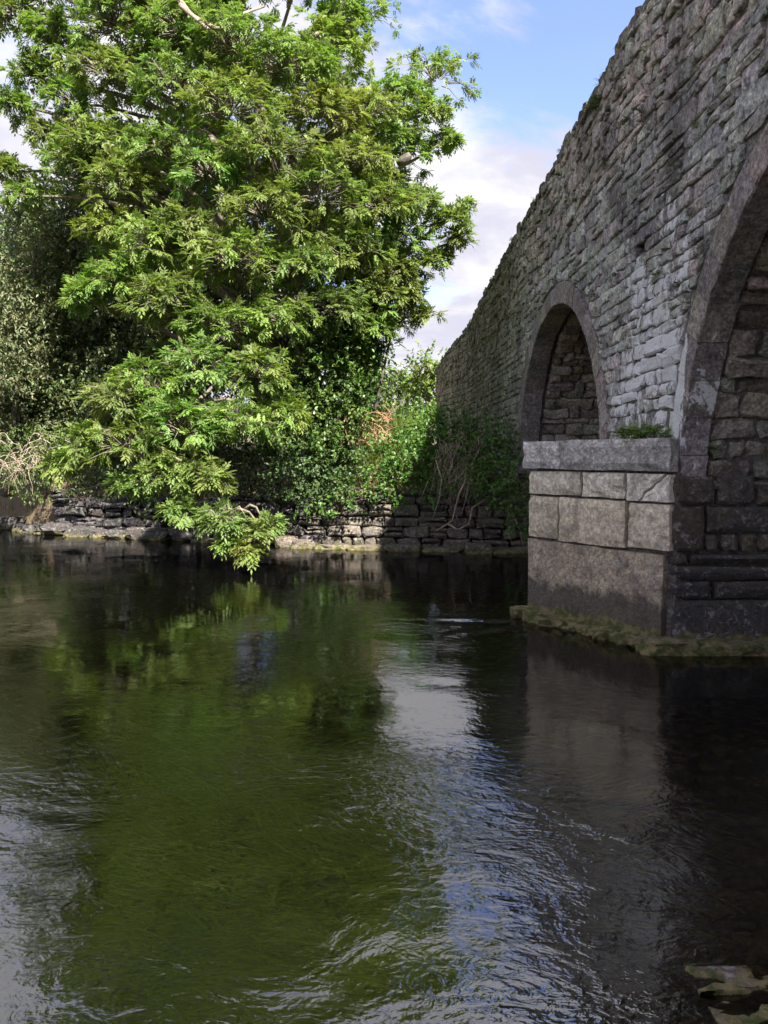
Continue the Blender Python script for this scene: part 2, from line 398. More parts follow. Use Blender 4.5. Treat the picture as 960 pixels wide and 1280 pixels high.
def put(lst, vs, fs, col, mat):
    n = len(vs); c = sum((Vector(v) for v in vs), Vector())/n
    q = px_of(c); size = 0
    if q and -40 < q[0] < 1000 and -40 < q[1] < 1320:
        xs = [px_of(v) for v in vs]; xs = [x for x in xs if x]
        size = (max(x[0] for x in xs)-min(x[0] for x in xs))*(max(x[1] for x in xs)-min(x[1] for x in xs))
    lst.append((size, vs, fs, col, mat, c))
def emit(lst, name, parent, most=300, rest=None, minsize=60):
    lst.sort(key=lambda q: -q[0]); big = [q for q in lst[:most] if q[0] >= minsize]
    for (s, vs, fs, col, mat, c) in big: mesh_obj(name, vs, fs, mat, parent, c, [col]*len(vs))
    small = lst[len(big):]
    for mat in {q[4] for q in small}:
        mb = MB()
        for (s, vs, fs, col, mt, c) in small:
            if mt is mat: mb.add(vs, fs, col)
        r = mb.build(rest or name+'s_small', mat, parent, parent.location if parent else None); r['kind'] = 'stuff'
WALLC = (.49, .49, .48)
def wall_colour(u, v):
    k = sstep(10, 17, u); k = float(k)
    c = [WALLC[i]*(1-k)+(.44, .44, .37)[i]*k for i in range(3)]
    if v > top_z(u)-1.2: c = [c[0]*1.1, c[1]*1.03, c[2]*.97]
    return tone(c, .33, .07)
def lay_wall(u0, u1, v0f, v1f, ch, lw, vmin, follow=0., jit=.012, hole=None):
    """courses between the heights v0f(u) and v1f(u)"""
    t = 0.; hmax = max(v1f(u)-(v0f(u) if follow else vmin) for u in np.linspace(u0, u1, 40))
    while t < hmax:
        h = R(*ch); u = u0+R(-.2, 0)
        while u < u1:
            far = .75+.25*sstep(16, 7, u)
            l = R(*lw)*far
            um = u+l*.5
            base = v0f(um) if follow else vmin
            sl = (v0f(u+l)-v0f(u))/l if follow else 0
            sub = [(t, t+h)] if h < .15 or random.random() > .22 else [(t, t+h*R(.4, .6)), None]
            if len(sub) == 2: sub[1] = (sub[0][1]+.004, t+h)
            for (a, b) in sub:
                pl = [(x, y) for x, y in outline(u+.006, u+l-.006, base+a+.005, base+b-.005, jit)]
                pl = [(x, y+sl*(x-um)) for x, y in pl]
                q = []; moved = 0
                for (x, y) in pl:
                    x, y, mv = push_out(x, y); moved += mv
                    lo, hi = v0f(x), v1f(x)
                    if y < lo: y = lo+.002; moved += 1
                    if y > hi-.008: y = hi-.008; moved += 1
                    x = min(max(x, u0+.003), u1-.003)
                    q.append((x, y))
                ar = area2(q)
                if ar < .3*l*(b-a) or ar < .003 or moved >= 9: continue
                cu_ = sum(z[0] for z in q)/10; cv_ = sum(z[1] for z in q)/10
                if hole and abs(cu_-hole[0]) < .12 and abs(cv_-hole[1]) < .10: continue
                fr_ = R(-.004, .018) if not follow else R(-.006, .034)
                vs, fs = stone(wall_map, q, fr_, -.07, R(.006, .014), R(0, .004), .010)
                put(pool, vs, fs, wall_colour(cu_, cv_), M_rub)
            u += l
        t += h
band = lambda u: top_z(u)-1.05-.12*math.sin(u*1.3)
HOLE = (7.36, 3.58)
low_f = lambda u: -.35 if u < 13 else .6
lay_wall(2.2, KU, low_f, band, (.09, .20), (.13, .44), -.35, 0, .016, HOLE)
lay_wall(KU, UEND, low_f, band, (.12, .22), (.15, .38), -.35, 0, .012)
lay_wall(2.2, KU, band, lambda u: top_z(u)-.02, (.08, .18), (.10, .36), 0, 1, .018)
lay_wall(KU, UEND, band, lambda u: top_z(u)-.02, (.11, .2), (.15, .34), 0, 1, .012)
emit(pool, 'stone', bridge, 300, 'small_stones')

# arch rings: dressed voussoirs, a smooth band under each ring
vl = []
for A in ARC:
    n = A['n']
    for i in range(n):
        t0, t1 = math.pi*i/n, math.pi*(i+1)/n; g = .003/A['R']
        ro = A['R']+A['ring']*R(.84, 1.05); dep = A['dep']*R(.95, 1.05); fr = R(.008, .016)
        prof = []
        def vp(r, th, d): return wall_map(A['uc']+r*math.cos(th), A['vc']+r*math.sin(th), d)
        vs = []; fs = []; th = [t0+g+(t1-t0-2*g)*q_/4 for q_ in range(5)]; bv = .010
        rows = [(-dep, A['R']), (fr-bv, A['R']), (fr, A['R']+bv), (fr, A['R']+A['ring']*.5), (fr, ro-bv), (fr-bv, ro), (-dep, ro)]
        for k, (d, r) in enumerate(rows):
            for a in th: vs.append(vp(r+R(-.005, .006), a, d+R(-.007, .005)))
        for k in range(len(rows)-1):
            for a in range(4): fs.append((k*5+a, k*5+a+1, k*5+a+6, k*5+a+5))
        for e in (0, 4): fs.append(tuple(k*5+e for k in range(len(rows))))
        for a in range(4): fs.append((a, 30+a, 31+a, a+1))
        c = tone((.29, .265, .26), .3, .06); put(vl, vs, fs, c, M_ring)
emit(vl, 'voussoir', bridge, 60, 'far_voussoirs', 0)

# barrels: rough rubble inside the arches, set back behind the ring
bl = []
def lay_barrel(A, w0, w1, s0, s1, ch, lw, d0, d1, cols):
    s = s0
    while s < s1:
        h = R(*ch); w = w0+R(-.0, .03)
        while w < w1:
            l = R(*lw)
            pl = outline(w+.004, w+l-.004, s+.003, min(s+h, s1)-.003, .022)
            vs, fs = stone(lambda a, b, d: arch_map(A, a, b, d), pl, R(d0, d1), -.09, R(.012, .025), R(0, .02), .022)
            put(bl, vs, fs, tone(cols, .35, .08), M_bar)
            w += l
        s += h
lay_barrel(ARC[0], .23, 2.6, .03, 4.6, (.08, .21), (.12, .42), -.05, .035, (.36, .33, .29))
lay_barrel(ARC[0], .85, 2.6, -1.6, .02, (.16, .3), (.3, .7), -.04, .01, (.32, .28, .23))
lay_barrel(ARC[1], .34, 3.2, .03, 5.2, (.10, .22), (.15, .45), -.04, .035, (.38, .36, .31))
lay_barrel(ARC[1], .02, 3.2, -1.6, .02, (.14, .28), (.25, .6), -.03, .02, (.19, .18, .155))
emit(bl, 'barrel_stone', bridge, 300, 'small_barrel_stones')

# jamb blocks of the main arch under the springing, laid one by one
A0 = ARC[0]; jl = []
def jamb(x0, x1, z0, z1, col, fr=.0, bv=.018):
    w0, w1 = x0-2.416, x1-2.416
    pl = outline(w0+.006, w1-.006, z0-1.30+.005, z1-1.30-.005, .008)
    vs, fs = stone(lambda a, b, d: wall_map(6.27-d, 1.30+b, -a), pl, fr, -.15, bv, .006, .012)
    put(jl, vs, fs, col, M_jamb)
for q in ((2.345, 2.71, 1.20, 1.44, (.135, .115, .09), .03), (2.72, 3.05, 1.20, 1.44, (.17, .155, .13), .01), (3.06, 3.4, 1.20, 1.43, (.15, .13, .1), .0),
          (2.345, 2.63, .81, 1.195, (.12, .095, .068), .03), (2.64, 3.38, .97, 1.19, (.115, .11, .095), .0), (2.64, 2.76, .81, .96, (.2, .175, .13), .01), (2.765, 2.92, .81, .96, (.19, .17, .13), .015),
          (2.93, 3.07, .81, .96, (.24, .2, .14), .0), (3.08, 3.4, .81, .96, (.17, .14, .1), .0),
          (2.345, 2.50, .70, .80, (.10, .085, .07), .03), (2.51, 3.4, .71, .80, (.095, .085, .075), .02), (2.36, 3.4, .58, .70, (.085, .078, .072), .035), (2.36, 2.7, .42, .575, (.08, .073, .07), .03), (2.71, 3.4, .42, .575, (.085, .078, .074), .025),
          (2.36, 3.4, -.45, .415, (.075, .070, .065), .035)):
    jamb(*q)
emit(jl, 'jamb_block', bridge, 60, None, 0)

# cutwater pier: ashlar face between the wall and its nose
PA = Vector((2.315, 6.22, 0)); PN = Vector((1.415, 7.58, 0)); PL = (PN-PA).length
pdir = (PN-PA)/PL; pnor = Vector((-pdir.y, pdir.x, 0))
if pnor.y > 0: pnor = -pnor
PB = Vector((2.38, 8.55, 0))
def pier_map(a, z, d): return PA+pdir*(a*PL)+pnor*d+Vector((0, 0, z))
al = []
def slab(nm_list, mapf, a0, a1, z0, z1, d0, d1, col, mat, nx=7, nz=5, bev=.012, rough=.006, edge=.010):
    """a dressed block with a slightly uneven, chipped front face"""
    vs = []; fs = []; idx = {}
    sa = PL
    for j in range(nz+1):
        for i in range(nx+1):
            e = (i in (0, nx)) or (j in (0, nz))
            a = a0+(a1-a0)*i/nx; z = z0+(z1-z0)*j/nz
            if i == 0: a += R(0, edge)/sa
            if i == nx: a -= R(0, edge)/sa
            if j == 0: z += R(0, edge)
            if j == nz: z -= R(0, edge)
            idx[i, j] = len(vs)
            vs.append(mapf(a, z, d1-(bev+R(0, bev*.8)+(R(.008, .03) if random.random() < .14 else 0) if e else 0)+R(-rough, rough)))
    for j in range(nz):
        for i in range(nx): fs.append((idx[i, j], idx[i+1, j], idx[i+1, j+1], idx[i, j+1]))
    ringi = [idx[i, 0] for i in range(nx+1)]+[idx[nx, j] for j in range(1, nz+1)]+[idx[i, nz] for i in range(nx-1, -1, -1)]+[idx[0, j] for j in range(nz-1, 0, -1)]
    ring2 = []
    for k in ringi: ring2.append(len(vs)); vs.append(None)
    n = len(ringi)
    keys = [(i, 0) for i in range(nx+1)]+[(nx, j) for j in range(1, nz+1)]+[(i, nz) for i in range(nx-1, -1, -1)]+[(0, j) for j in range(nz-1, 0, -1)]
    for k, (i, j) in enumerate(keys): vs[ring2[k]] = mapf(a0+(a1-a0)*i/nx, z0+(z1-z0)*j/nz, d0)
    for k in range(n):
        k2 = (k+1) % n; fs.append((ringi[k], ring2[k], ring2[k2], ringi[k2]))
    fs.append(tuple(ring2[::-1]))
    put(nm_list, vs, fs, col, mat)
g = .004
C1 = (.76, .70, .58); C2 = (.36, .335, .30); C3 = (.46, .39, .30)
for q_ in ((.585, 1, 1.225, 1.462, (.70, .635, .52), .0), (.28, .58, 1.225, 1.462, C1, .004), None,
                                (.752, 1, .80, 1.22, (.60, .53, .40), .0), (.27, .748, .795, 1.22, (.66, .58, .44), .008), (.0, .262, .815, 1.21, (.64, .57, .45), -.002),
                                (.03, 1, -.5, .79, C3, .004)):
    if q_ is None: continue
    a0, a1, z0, z1, c, fr = q_
    n_ = max(3, int((a1-a0)*16)); slab(al, pier_map, a0+g, a1-g, z0+.004, z1-.004, -.25, fr, c, M_ash2 if z0 < 0 else M_ash, n_, 6 if z1-z0 > .35 else 4)
ck = [(.025, 1.452), (.06, 1.40), (.085, 1.375), (.105, 1.335), (.15, 1.295), (.165, 1.255), (.185, 1.218)]      # the cracked block: two pieces
for pl in ([(.004, 1.22), (.06, 1.217), (.12, 1.219), (.176, 1.219)]+[(a-.004, z-.003) for a, z in ck[::-1]]+[(.004, 1.45), (.002, 1.40), (.006, 1.34), (.003, 1.28)],
           [(.195, 1.219), (.23, 1.217), (.268, 1.22), (.266, 1.30), (.269, 1.38), (.267, 1.452), (.2, 1.455), (.12, 1.453)]+[(a+.004, z+.003) for a, z in ck]):
    vs, fs = stone(pier_map, pl, .0, -.2, .007, .0, .004); put(al, vs, fs, (.78, .73, .64), M_ash)
emit(al, 'ashlar_block', bridge, 60, None, 0)
cl = []
slab(cl, pier_map, .73, 1.03, 1.475, 1.742, -.42, .045, (.66, .64, .62), M_ash2, 6, 4, .016)
slab(cl, pier_map, -.01, .724, 1.47, 1.748, -.55, .05, (.50, .485, .47), M_ash2, 14, 4, .018)
emit(cl, 'cap_slab', bridge, 10, None, 0)
# body of the pier behind the ashlar, with its far side and its top
ins = pnor*-.10
a_, n_2, b_ = PA+ins*.6, PN+Vector((.11, -.02, 0)), PB
core = MB()
zt = 1.725
ring = [Vector((2.55, 6.36, 0)), a_+Vector((.03, .0, 0)), n_2, b_, Vector((2.55, 8.5, 0))]
vs = [v+Vector((0, 0, -.7)) for v in ring]+[v+Vector((0, 0, zt)) for v in ring]
core.add(vs, [(i, (i+1) % 5, 5+(i+1) % 5, 5+i) for i in range(5)]+[(5, 6, 7, 8, 9)], (.16, .15, .13))
core.build('pier_core', M_core, bridge, bridge.location)
# far side blocks of the cutwater (turned away from the camera)
fl = []; q = (PB-PN); ql = q.length; qd = q/ql; qn = Vector((-qd.y, qd.x, 0))
if qn.x > 0: qn = -qn
fmap = lambda a, z, d: PN+qd*(a*ql)+qn*d+Vector((0, 0, z))
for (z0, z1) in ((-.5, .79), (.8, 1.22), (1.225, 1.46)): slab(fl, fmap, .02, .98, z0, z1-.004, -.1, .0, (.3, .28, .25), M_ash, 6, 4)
emit(fl, 'side_block', bridge, 10, None, 0)

# footing: worn mossy ledge at the waterline
def lump(c, r, seed, sub=2, amp=.25, flat=1.):
    import bmesh
    bm = bmesh.new(); bmesh.ops.create_icosphere(bm, subdivisions=sub, radius=1)
    vs = []
    for v in bm.verts:
        n = v.co.normalized(); k = 1+amp*mnoise.noise(n*1.6+Vector((seed*3.1, seed, 0)))+amp*.5*mnoise.noise(n*4+Vector((0, seed, 5)))
        q = n*k; q = Vector((max(-.82, min(.82, q.x)), max(-.82, min(.82, q.y)), max(-.8, min(.72, q.z))))
        vs.append(Vector(c)+Vector((q.x*r[0], q.y*r[1], q.z*r[2]*flat)))
    fs = [tuple(v.index for v in f.verts) for f in bm.faces]; bm.free(); return vs, fs
ftl = []
for i in range(9):
    a = i/8.*.95; c = PA.lerp(PN, a)-pnor*R(.10, .13); c.z = .0+R(-.02, .02)-.02+.02*(1-a)
    vs, fs = lump(c, (R(.28, .38), R(.20, .27), R(.12, .16)), i, 3, .5); put(ftl, vs, fs, tone((.34, .30, .20), .3), M_foot)
for i in range(7):
    c = Vector((2.36+i*.24, 6.235+R(-.02, .02), R(-.02, .02)))
    vs, fs = lump(c, (R(.30, .38), R(.18, .24), R(.13, .17)), i+20, 3, .5); put(ftl, vs, fs, tone((.27, .24, .17), .3), M_foot)
emit(ftl, 'footing_stone', bridge, 30, None, 0)

# mortar core of the wall: sheet cut for the arches, barrels, deck, back
core = MB(); CD = -.022
def in_open(u, v, e=.12):
    for A in ARC:
        du, dv = u-A['uc'], v-A['vc']
        if (dv >= 0 and math.hypot(du, dv) < A['R']+e) or (dv < 0 and abs(du) < A['R']+e): return True
    return False
cs = .1; us = [(-3+cs*i) for i in range(int((UEND-.02+3)/cs)+1)]+[UEND-.01]
for i in range(len(us)-1):
    u, u2 = us[i], us[i+1]; v = -.8
    while v < 6:
        ta_, tb_ = top_z(u)-.06, top_z(u2)-.06
        if v >= max(ta_, tb_): break
        v2 = v+cs
        uc_, vc_ = (u+u2)/2, v+cs/2
        hole = abs(uc_-HOLE[0]) < .1 and abs(vc_-HOLE[1]) < .08
        if not in_open(uc_, vc_):
            if not hole:
                core.add([wall_map(u, min(v, ta_), CD), wall_map(u2, min(v, tb_), CD), wall_map(u2, min(v2, tb_), CD), wall_map(u, min(v2, ta_), CD)], [(0, 1, 2, 3)], (.20, .19, .18))
            core.add([wall_map(u, min(v, ta_), -5), wall_map(u2, min(v, tb_), -5), wall_map(u2, min(v2, tb_), -5), wall_map(u, min(v2, ta_), -5)], [(3, 2, 1, 0)], (.15, .14, .13))
        v = v2
    for (d0, d1, dz) in ((CD, -.45, -.06), (-.45, -4.55, -1.0), (-4.55, -5, -.06)):
        core.add([wall_map(u, top_z(u)+dz, d0), wall_map(u2, top_z(u2)+dz, d0), wall_map(u2, top_z(u2)+dz, d1), wall_map(u, top_z(u)+dz, d1)], [(0, 1, 2, 3)], (.15, .14, .13))
    for d in (-.45, -4.55):
        core.add([wall_map(u, top_z(u)-1, d), wall_map(u2, top_z(u2)-1, d), wall_map(u2, top_z(u2)-.06, d), wall_map(u, top_z(u)-.06, d)], [(0, 1, 2, 3)], (.15, .14, .13))
uh, vh = HOLE
x0, x1, z0, z1 = uh-.12, uh+.12, vh-.12, vh+.12
hv = [wall_map(a, b, d) for d in (CD, -.5) for a, b in ((x0, z0), (x1, z0), (x1, z1), (x0, z1))]
core.add(hv, [(0, 1, 5, 4), (1, 2, 6, 5), (2, 3, 7, 6), (3, 0, 4, 7), (4, 5, 6, 7)], (.06, .055, .05))
core.add([wall_map(UEND-.01, -.8, CD), wall_map(UEND-.01, -.8, -5), wall_map(UEND-.01, top_z(UEND)-.06, -5), wall_map(UEND-.01, top_z(UEND)-.06, CD)], [(0, 1, 2, 3)], (.2, .19, .17))
for A in ARC:
    n = 40; r = A['R']+.06; pr = [(A['uc']+r, -.8)]+[(A['uc']+r*math.cos(math.pi*i/n), A['vc']+r*math.sin(math.pi*i/n)) for i in range(n+1)]+[(A['uc']-r, -.8)]
    for (p0, p1) in zip(pr, pr[1:]):
        core.add([wall_map(*p0, -.05), wall_map(*p0, -5), wall_map(*p1, -5), wall_map(*p1, -.05)], [(0, 1, 2, 3)], (.17, .16, .145))
core.build('mortar_core', M_core, bridge, bridge.location)
# coping stones along the parapet top
kl = []
u = 2.0
while u < UEND-.2:
    l = R(.22, .5); h = R(.05, .13)
    sl = (top_z(u+l)-top_z(u))/l; um = u+l/2; vs = []; fs = []
    nx_, ny_ = 4, 3
    for j in range(ny_+1):
        for i in range(nx_+1):
            uu = u+.006+(l-.012)*i/nx_; dd = .03-(.5)*j/ny_+R(-.015, .015)
            e = (i in (0, nx_))*.022+(j in (0, ny_))*.03
            vs.append(wall_map(uu, top_z(uu)-.02+h-e+R(-.02, .02), dd))
    nb = len(vs)
    for j in range(ny_+1):
        for i in range(nx_+1):
            uu = u+.006+(l-.012)*i/nx_; vs.append(wall_map(uu, top_z(uu)-.07, .02-.48*j/ny_))
    w_ = nx_+1
    for j in range(ny_):
        for i in range(nx_): fs.append((j*w_+i, j*w_+i+1, (j+1)*w_+i+1, (j+1)*w_+i))
    per = [i for i in range(nx_+1)]+[j*w_+nx_ for j in range(1, ny_+1)]+[ny_*w_+i for i in range(nx_-1, -1, -1)]+[j*w_ for j in range(ny_-1, 0, -1)]
    for k in range(len(per)):
        a, b2 = per[k], per[(k+1) % len(per)]; fs.append((a, a+nb, b2+nb, b2))
    put(kl, vs, fs, tone((.19, .185, .16), .3), M_rub); u += l
emit(kl, 'coping_stone', bridge, 120, None, 0)

# ------------------------------------------------------------------ far bank: dry stone retaining wall, boulders
bwall = empty('retaining_wall', (.8, 13, 0), 'low dry stone retaining wall holding up the far bank beside the bridge', 'stone wall')
PXS = np.linspace(-8.2, 4.2, 80)
def bank_map(s, z, d):
    y = float(bank_y(s)); return Vector((s-.12*d, y-d, z))
bk = []
s0 = -6.9
z = -.25; row = 0
while z < 1.0:
    h = R(.12, .24); s = s0
    while s < 4:
        l = R(.16, .5)*(1.0 if s > -1.6 else 1.2)
        topz = (.98 if s > -1.4 else .86)+.08*math.sin(s*2.1)+.05*math.sin(s*5.3)
        if z+h*.4 < topz:
            sub = [(z, z+h)] if random.random() > .3 else [(z, z+h*.5), (z+h*.5, z+h)]
            for (za, zb) in sub:
                lean = -.10*max(za, 0)
                pl = outline(s+.006, s+l-.006, za+.005, zb-.005, .02 if s > -1.6 else .035)
                vs, fs = stone(bank_map, pl, lean+(R(.02, .10) if s > -1.6 else R(-.05, .2)), -.25, R(.015, .035), R(0, .02), .03)
                c = (.135, .12, .10) if s > -1.6 else (.075, .07, .07)  # left stretch: shade under the overhanging branch put into a darker stone colour
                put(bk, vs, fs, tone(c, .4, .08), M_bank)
        s += l
    z += h
emit(bk, 'stone', bwall, 300, 'small_stones')
core = MB()
for a, b2 in zip(PXS, PXS[1:]):
    if a < s0-.1: continue
    core.add([bank_map(a, -.8, -.12), bank_map(b2, -.8, -.12), bank_map(b2, .8, -.22), bank_map(a, .8, -.22)], [(0, 1, 2, 3)], (.13, .105, .08))
core.build('earth_core', M_core, bwall, bwall.location)
BLAB = ['flat mossy boulder at the waterline below the retaining wall', 'boulder at the foot of the left bank painted dark for its shade']
i = 0; BO = []
s = -8.6
while s < 2.3:
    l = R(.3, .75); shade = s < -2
    c = bank_map(s+l/2, 0, R(.12, .3)); c.z = R(-.04, .05)
    if shade and random.random() < .6: c.z += R(0, .15)
    vs, fs = lump(c, (l*.62, R(.16, .28), R(.10, .2)), i*1.3, 3, .4)
    bo = mesh_obj('boulder', vs, fs, M_bank, None, c, [tone((.085, .08, .075) if shade else (.15, .135, .10), .25)]*len(vs))  # boulders on the left get the bank's shade as a darker base colour
    BO.append((bo, shade)); tag(bo, 'boulder', 'boulder', 'dark boulders under the left bank' if shade else 'mossy boulders along the waterline')
    s += l*R(.8, 1.1); i += 1
ORD = 'nearest second third fourth fifth sixth seventh eighth ninth tenth eleventh twelfth thirteenth fourteenth fifteenth sixteenth seventeenth eighteenth nineteenth twentieth'.split()
for k, bo in enumerate([q[0] for q in BO if not q[1]][::-1]): bo['label'] = 'flat mossy boulder at the waterline, %s to the bridge pier along the stone wall' % ORD[k]
for k, bo in enumerate([q[0] for q in BO if q[1]]): bo['label'] = 'boulder under the left bank painted dark for its shade, %s from the left edge of the photo' % ('first' if k == 0 else ORD[k])
for (px_, py_, rx, ry, rz, lab) in ((915, 1228, .15, .07, .09, 'flat pinkish grey rock just breaking the water surface at lower right'), (935, 1272, .12, .07, .08, 'wet brown rock awash at the lower right corner of the river'), (790, 1225, .13, .10, .07, 'small brown submerged rock left of the flat pinkish rock')):
    a = (px_-480)/960; b2 = (640-py_)/960; k = 1.6/(SP-b2*CP); c = Vector((a*k, k*(CP+b2*SP), -.050 if px_ != 790 else -.11))
    vs, fs = lump(c, (rx, ry, rz), px_*.1, 4, .9)
    tag(mesh_obj('river_rock', vs, fs, M_bank, None, c, [(.17, .13, .115)]*len(vs), True), lab, 'rock')
# cobbles on the river bed
cb = MB()
for i in range(900):
    x, y = (R(-5, 3), 1.6+R(0, 1)**1.5*9) if i > 260 else (R(.2, 2.3), R(1.7, 3.6))
    zz = float(ground_z(np.array(x), np.array(y)))
    if y > bank_y(x)-.4: continue
    r = R(.03, .11); vs, fs = lump((x, y, zz+r*.15), (r, r*R(.7, 1), r*.5), i, 1, .3)
    cb.add(vs, fs, tone(random.choice([(.30, .20, .10), (.44, .32, .18), (.18, .13, .07), (.42, .24, .10)]), .3))
tag(cb.build('river_cobbles', M_bank, None, (0, 4, -.4)), 'brown cobbles scattered over the river bed', 'cobbles', kind='stuff')

# ------------------------------------------------------------------ foliage builders
def unit(a): return a/np.maximum(np.linalg.norm(a, axis=-1, keepdims=True), 1e-9)
def rdir(n): return unit(rng.normal(size=(n, 3)))
def leaf_arrays(base, d, nrm, L, Wd, col, fold=.12):
    d = unit(d); s = unit(np.cross(d, nrm)); n = np.cross(s, d)
    N = len(base); L = L[:, None]; Wd = Wd[:, None]
    mid = base+d*L*.45
    V = np.stack([base, mid+s*Wd*.5+n*Wd*fold, base+d*L-n*L*.08, mid-s*Wd*.5+n*Wd*fold], 1).reshape(-1, 3)
    i = np.arange(N)[:, None]*4
    F = np.concatenate([i+np.array([0, 1, 2]), i+np.array([0, 2, 3])], 1).reshape(-1, 3)
    C = np.repeat(col, 4, 0)
    return V, F, C
def join(parts):
    V = []; F = []; C = []; k = 0
    for v, f, c in parts: V.append(v); F.append(f+k); C.append(c); k += len(v)
    return np.concatenate(V), np.concatenate(F), np.concatenate(C)
def ell(n, c, r, lo=.5):
    q = rdir(n); rad = rng.uniform(lo**3, 1, n)**(1/3)
    return np.array(c)+q*rad[:, None]*np.array(r), q
def vcol(base, n, k=.3, hue=.12):
    s = rng.uniform(1-k, 1+k, (n, 1)); h = rng.uniform(-hue, hue, (n, 1))
    c = np.array(base)[None]*s; c[:, 0:1] *= 1+h*1.5; c[:, 2:3] *= 1+h*.5
    return np.clip(c, .004, .9)
def simple_leaves(clumps, dens, L, Wd, base, lo=.45, droop=.25, k=.35):
    out_ = []
    for c, r in clumps:
        r = (r, r, r*.8) if isinstance(r, (int, float)) else r
        n = max(8, int(dens*(r[0]*r[1]+r[1]*r[2]+r[0]*r[2])/3*12.6))
        # sprays: leaves gathered on little twigs
        m_ = max(4, n//9); tp, q = ell(m_, c, r, lo); td = unit(q*.8+rdir(m_)*.7+np.array([0, 0, .1]))
        idx = rng.integers(0, m_, n); tt = rng.uniform(-.9, 1, n)[:, None]
        b = tp[idx]+td[idx]*tt*L*2.2+rdir(n)*L*.25
        d = td[idx]*.5+rdir(n)*.8+np.array([0, 0, -droop])
        nr = unit(np.array([0, 0, 1.])+q[idx]*.5+rdir(n)*.6)
        cc = vcol(base, m_, k)[idx]*rng.uniform(.8, 1.2, (n, 1))
        out_.append(leaf_arrays(b, d, nr, L*rng.uniform(.7, 1.2, n), Wd*rng.uniform(.7, 1.2, n), cc))
    return join(out_)
def ash_leaves(tips, axes, base, L=.24, per=6, pairs=4, k=.25, ct=1.):
    """compound leaves in rosettes at twig tips"""
    N = len(tips)
    T = np.repeat(tips, per, 0); A = np.repeat(unit(axes), per, 0); n = N*per
    d = unit(A*.75+rdir(n)*.85+np.array([0, 0, -.18])); up = unit(np.array([0, 0, 1.])+A*.35+rdir(n)*.25)
    s = unit(np.cross(d, up)); nr = np.cross(s, d)
    ll = L*rng.uniform(.75, 1.12, n)*np.repeat(rng.uniform(.65, 1.25, N), per); tw = np.repeat(vcol(base, N, k, .07)*ct, per, 0)*rng.uniform(.85, 1.15, (n, 1))
    T = T-A*rng.uniform(0, .12, n)[:, None]
    out_ = []
    for j in range(pairs+1):
        f = .32+.68*j/pairs
        b = T+d*(ll*f*.8)[:, None]-np.array([0, 0, 1.])*(ll*.22*f*f)[:, None]
        for sg in ((1, -1) if j < pairs else (0,)):
            ld = d*(.62 if sg else 1)+s*sg*.8-np.array([0, 0, .22])+rdir(n)*.12
            out_.append(leaf_arrays(b, ld, nr+rdir(n)*.15, ll*.42*rng.uniform(.85, 1.1, n), ll*.155*rng.uniform(.85, 1.15, n), tw))
    return join(out_)
def twig_mesh(P0, P2, r=.006):
    """thin three sided twigs, slightly bowed"""
    P1 = (P0+P2)/2+np.array([0, 0, .06])+rdir(len(P0))*.04
    d = unit(P2-P0); a = unit(np.cross(d, np.array([.31, .2, .9]))); b = np.cross(d, a)
    V = []
    for Pp, rr in ((P0, r*1.5), (P1, r), (P2, r*.5)):
        for k in range(3):
            w = 2.094*k; V.append(Pp+(a*math.cos(w)+b*math.sin(w))*rr)
    V = np.stack(V, 1).reshape(-1, 3); i = np.arange(len(P0))[:, None]*9
    q = []
    for s_ in (0, 3):
        for k in range(3): k2 = (k+1) % 3; q.append([s_+k, s_+k2, s_+3+k2, s_+3+k])
    F = np.concatenate([i+np.array(x) for x in q], 1).reshape(-1, 4)
    return V, F

# ------------------------------------------------------------------ the ash tree
ash = empty('ash_tree', (-1.3, 15.2, 1.0), 'big bright green ash tree leaning over the water from the far bank', 'tree')
spine = [Vector(v) for v in ((-1.3, 15.2, .7), (-1.35, 15.15, 1.8), (-1.5, 15.0, 3.2), (-1.75, 14.9, 4.8), (-2.0, 14.7, 6.5), (-2.3, 14.6, 8.2), (-2.6, 14.5, 9.8), (-2.7, 14.4, 11.2))]
mb = MB(); tube(mb, spine, [.36, .30, .25, .21, .17, .13, .09, .04], 10); mb.build('trunk', M_bark, ash, spine[0], True)
low = [Vector(v) for v in ((-1.6, 14.9, 3.6), (-2.1, 14.0, 3.9), (-2.6, 13.0, 3.7), (-3.0, 12.0, 3.1), (-3.0, 11.3, 2.2), (-2.5, 10.9, 1.2), (-2.1, 10.8, .75))]
mb = MB(); tube(mb, wob(low, .12, 3), [.13, .11, .09, .07, .05, .03, .012], 7); mb.build('limb', M_bark, ash, low[0], True)
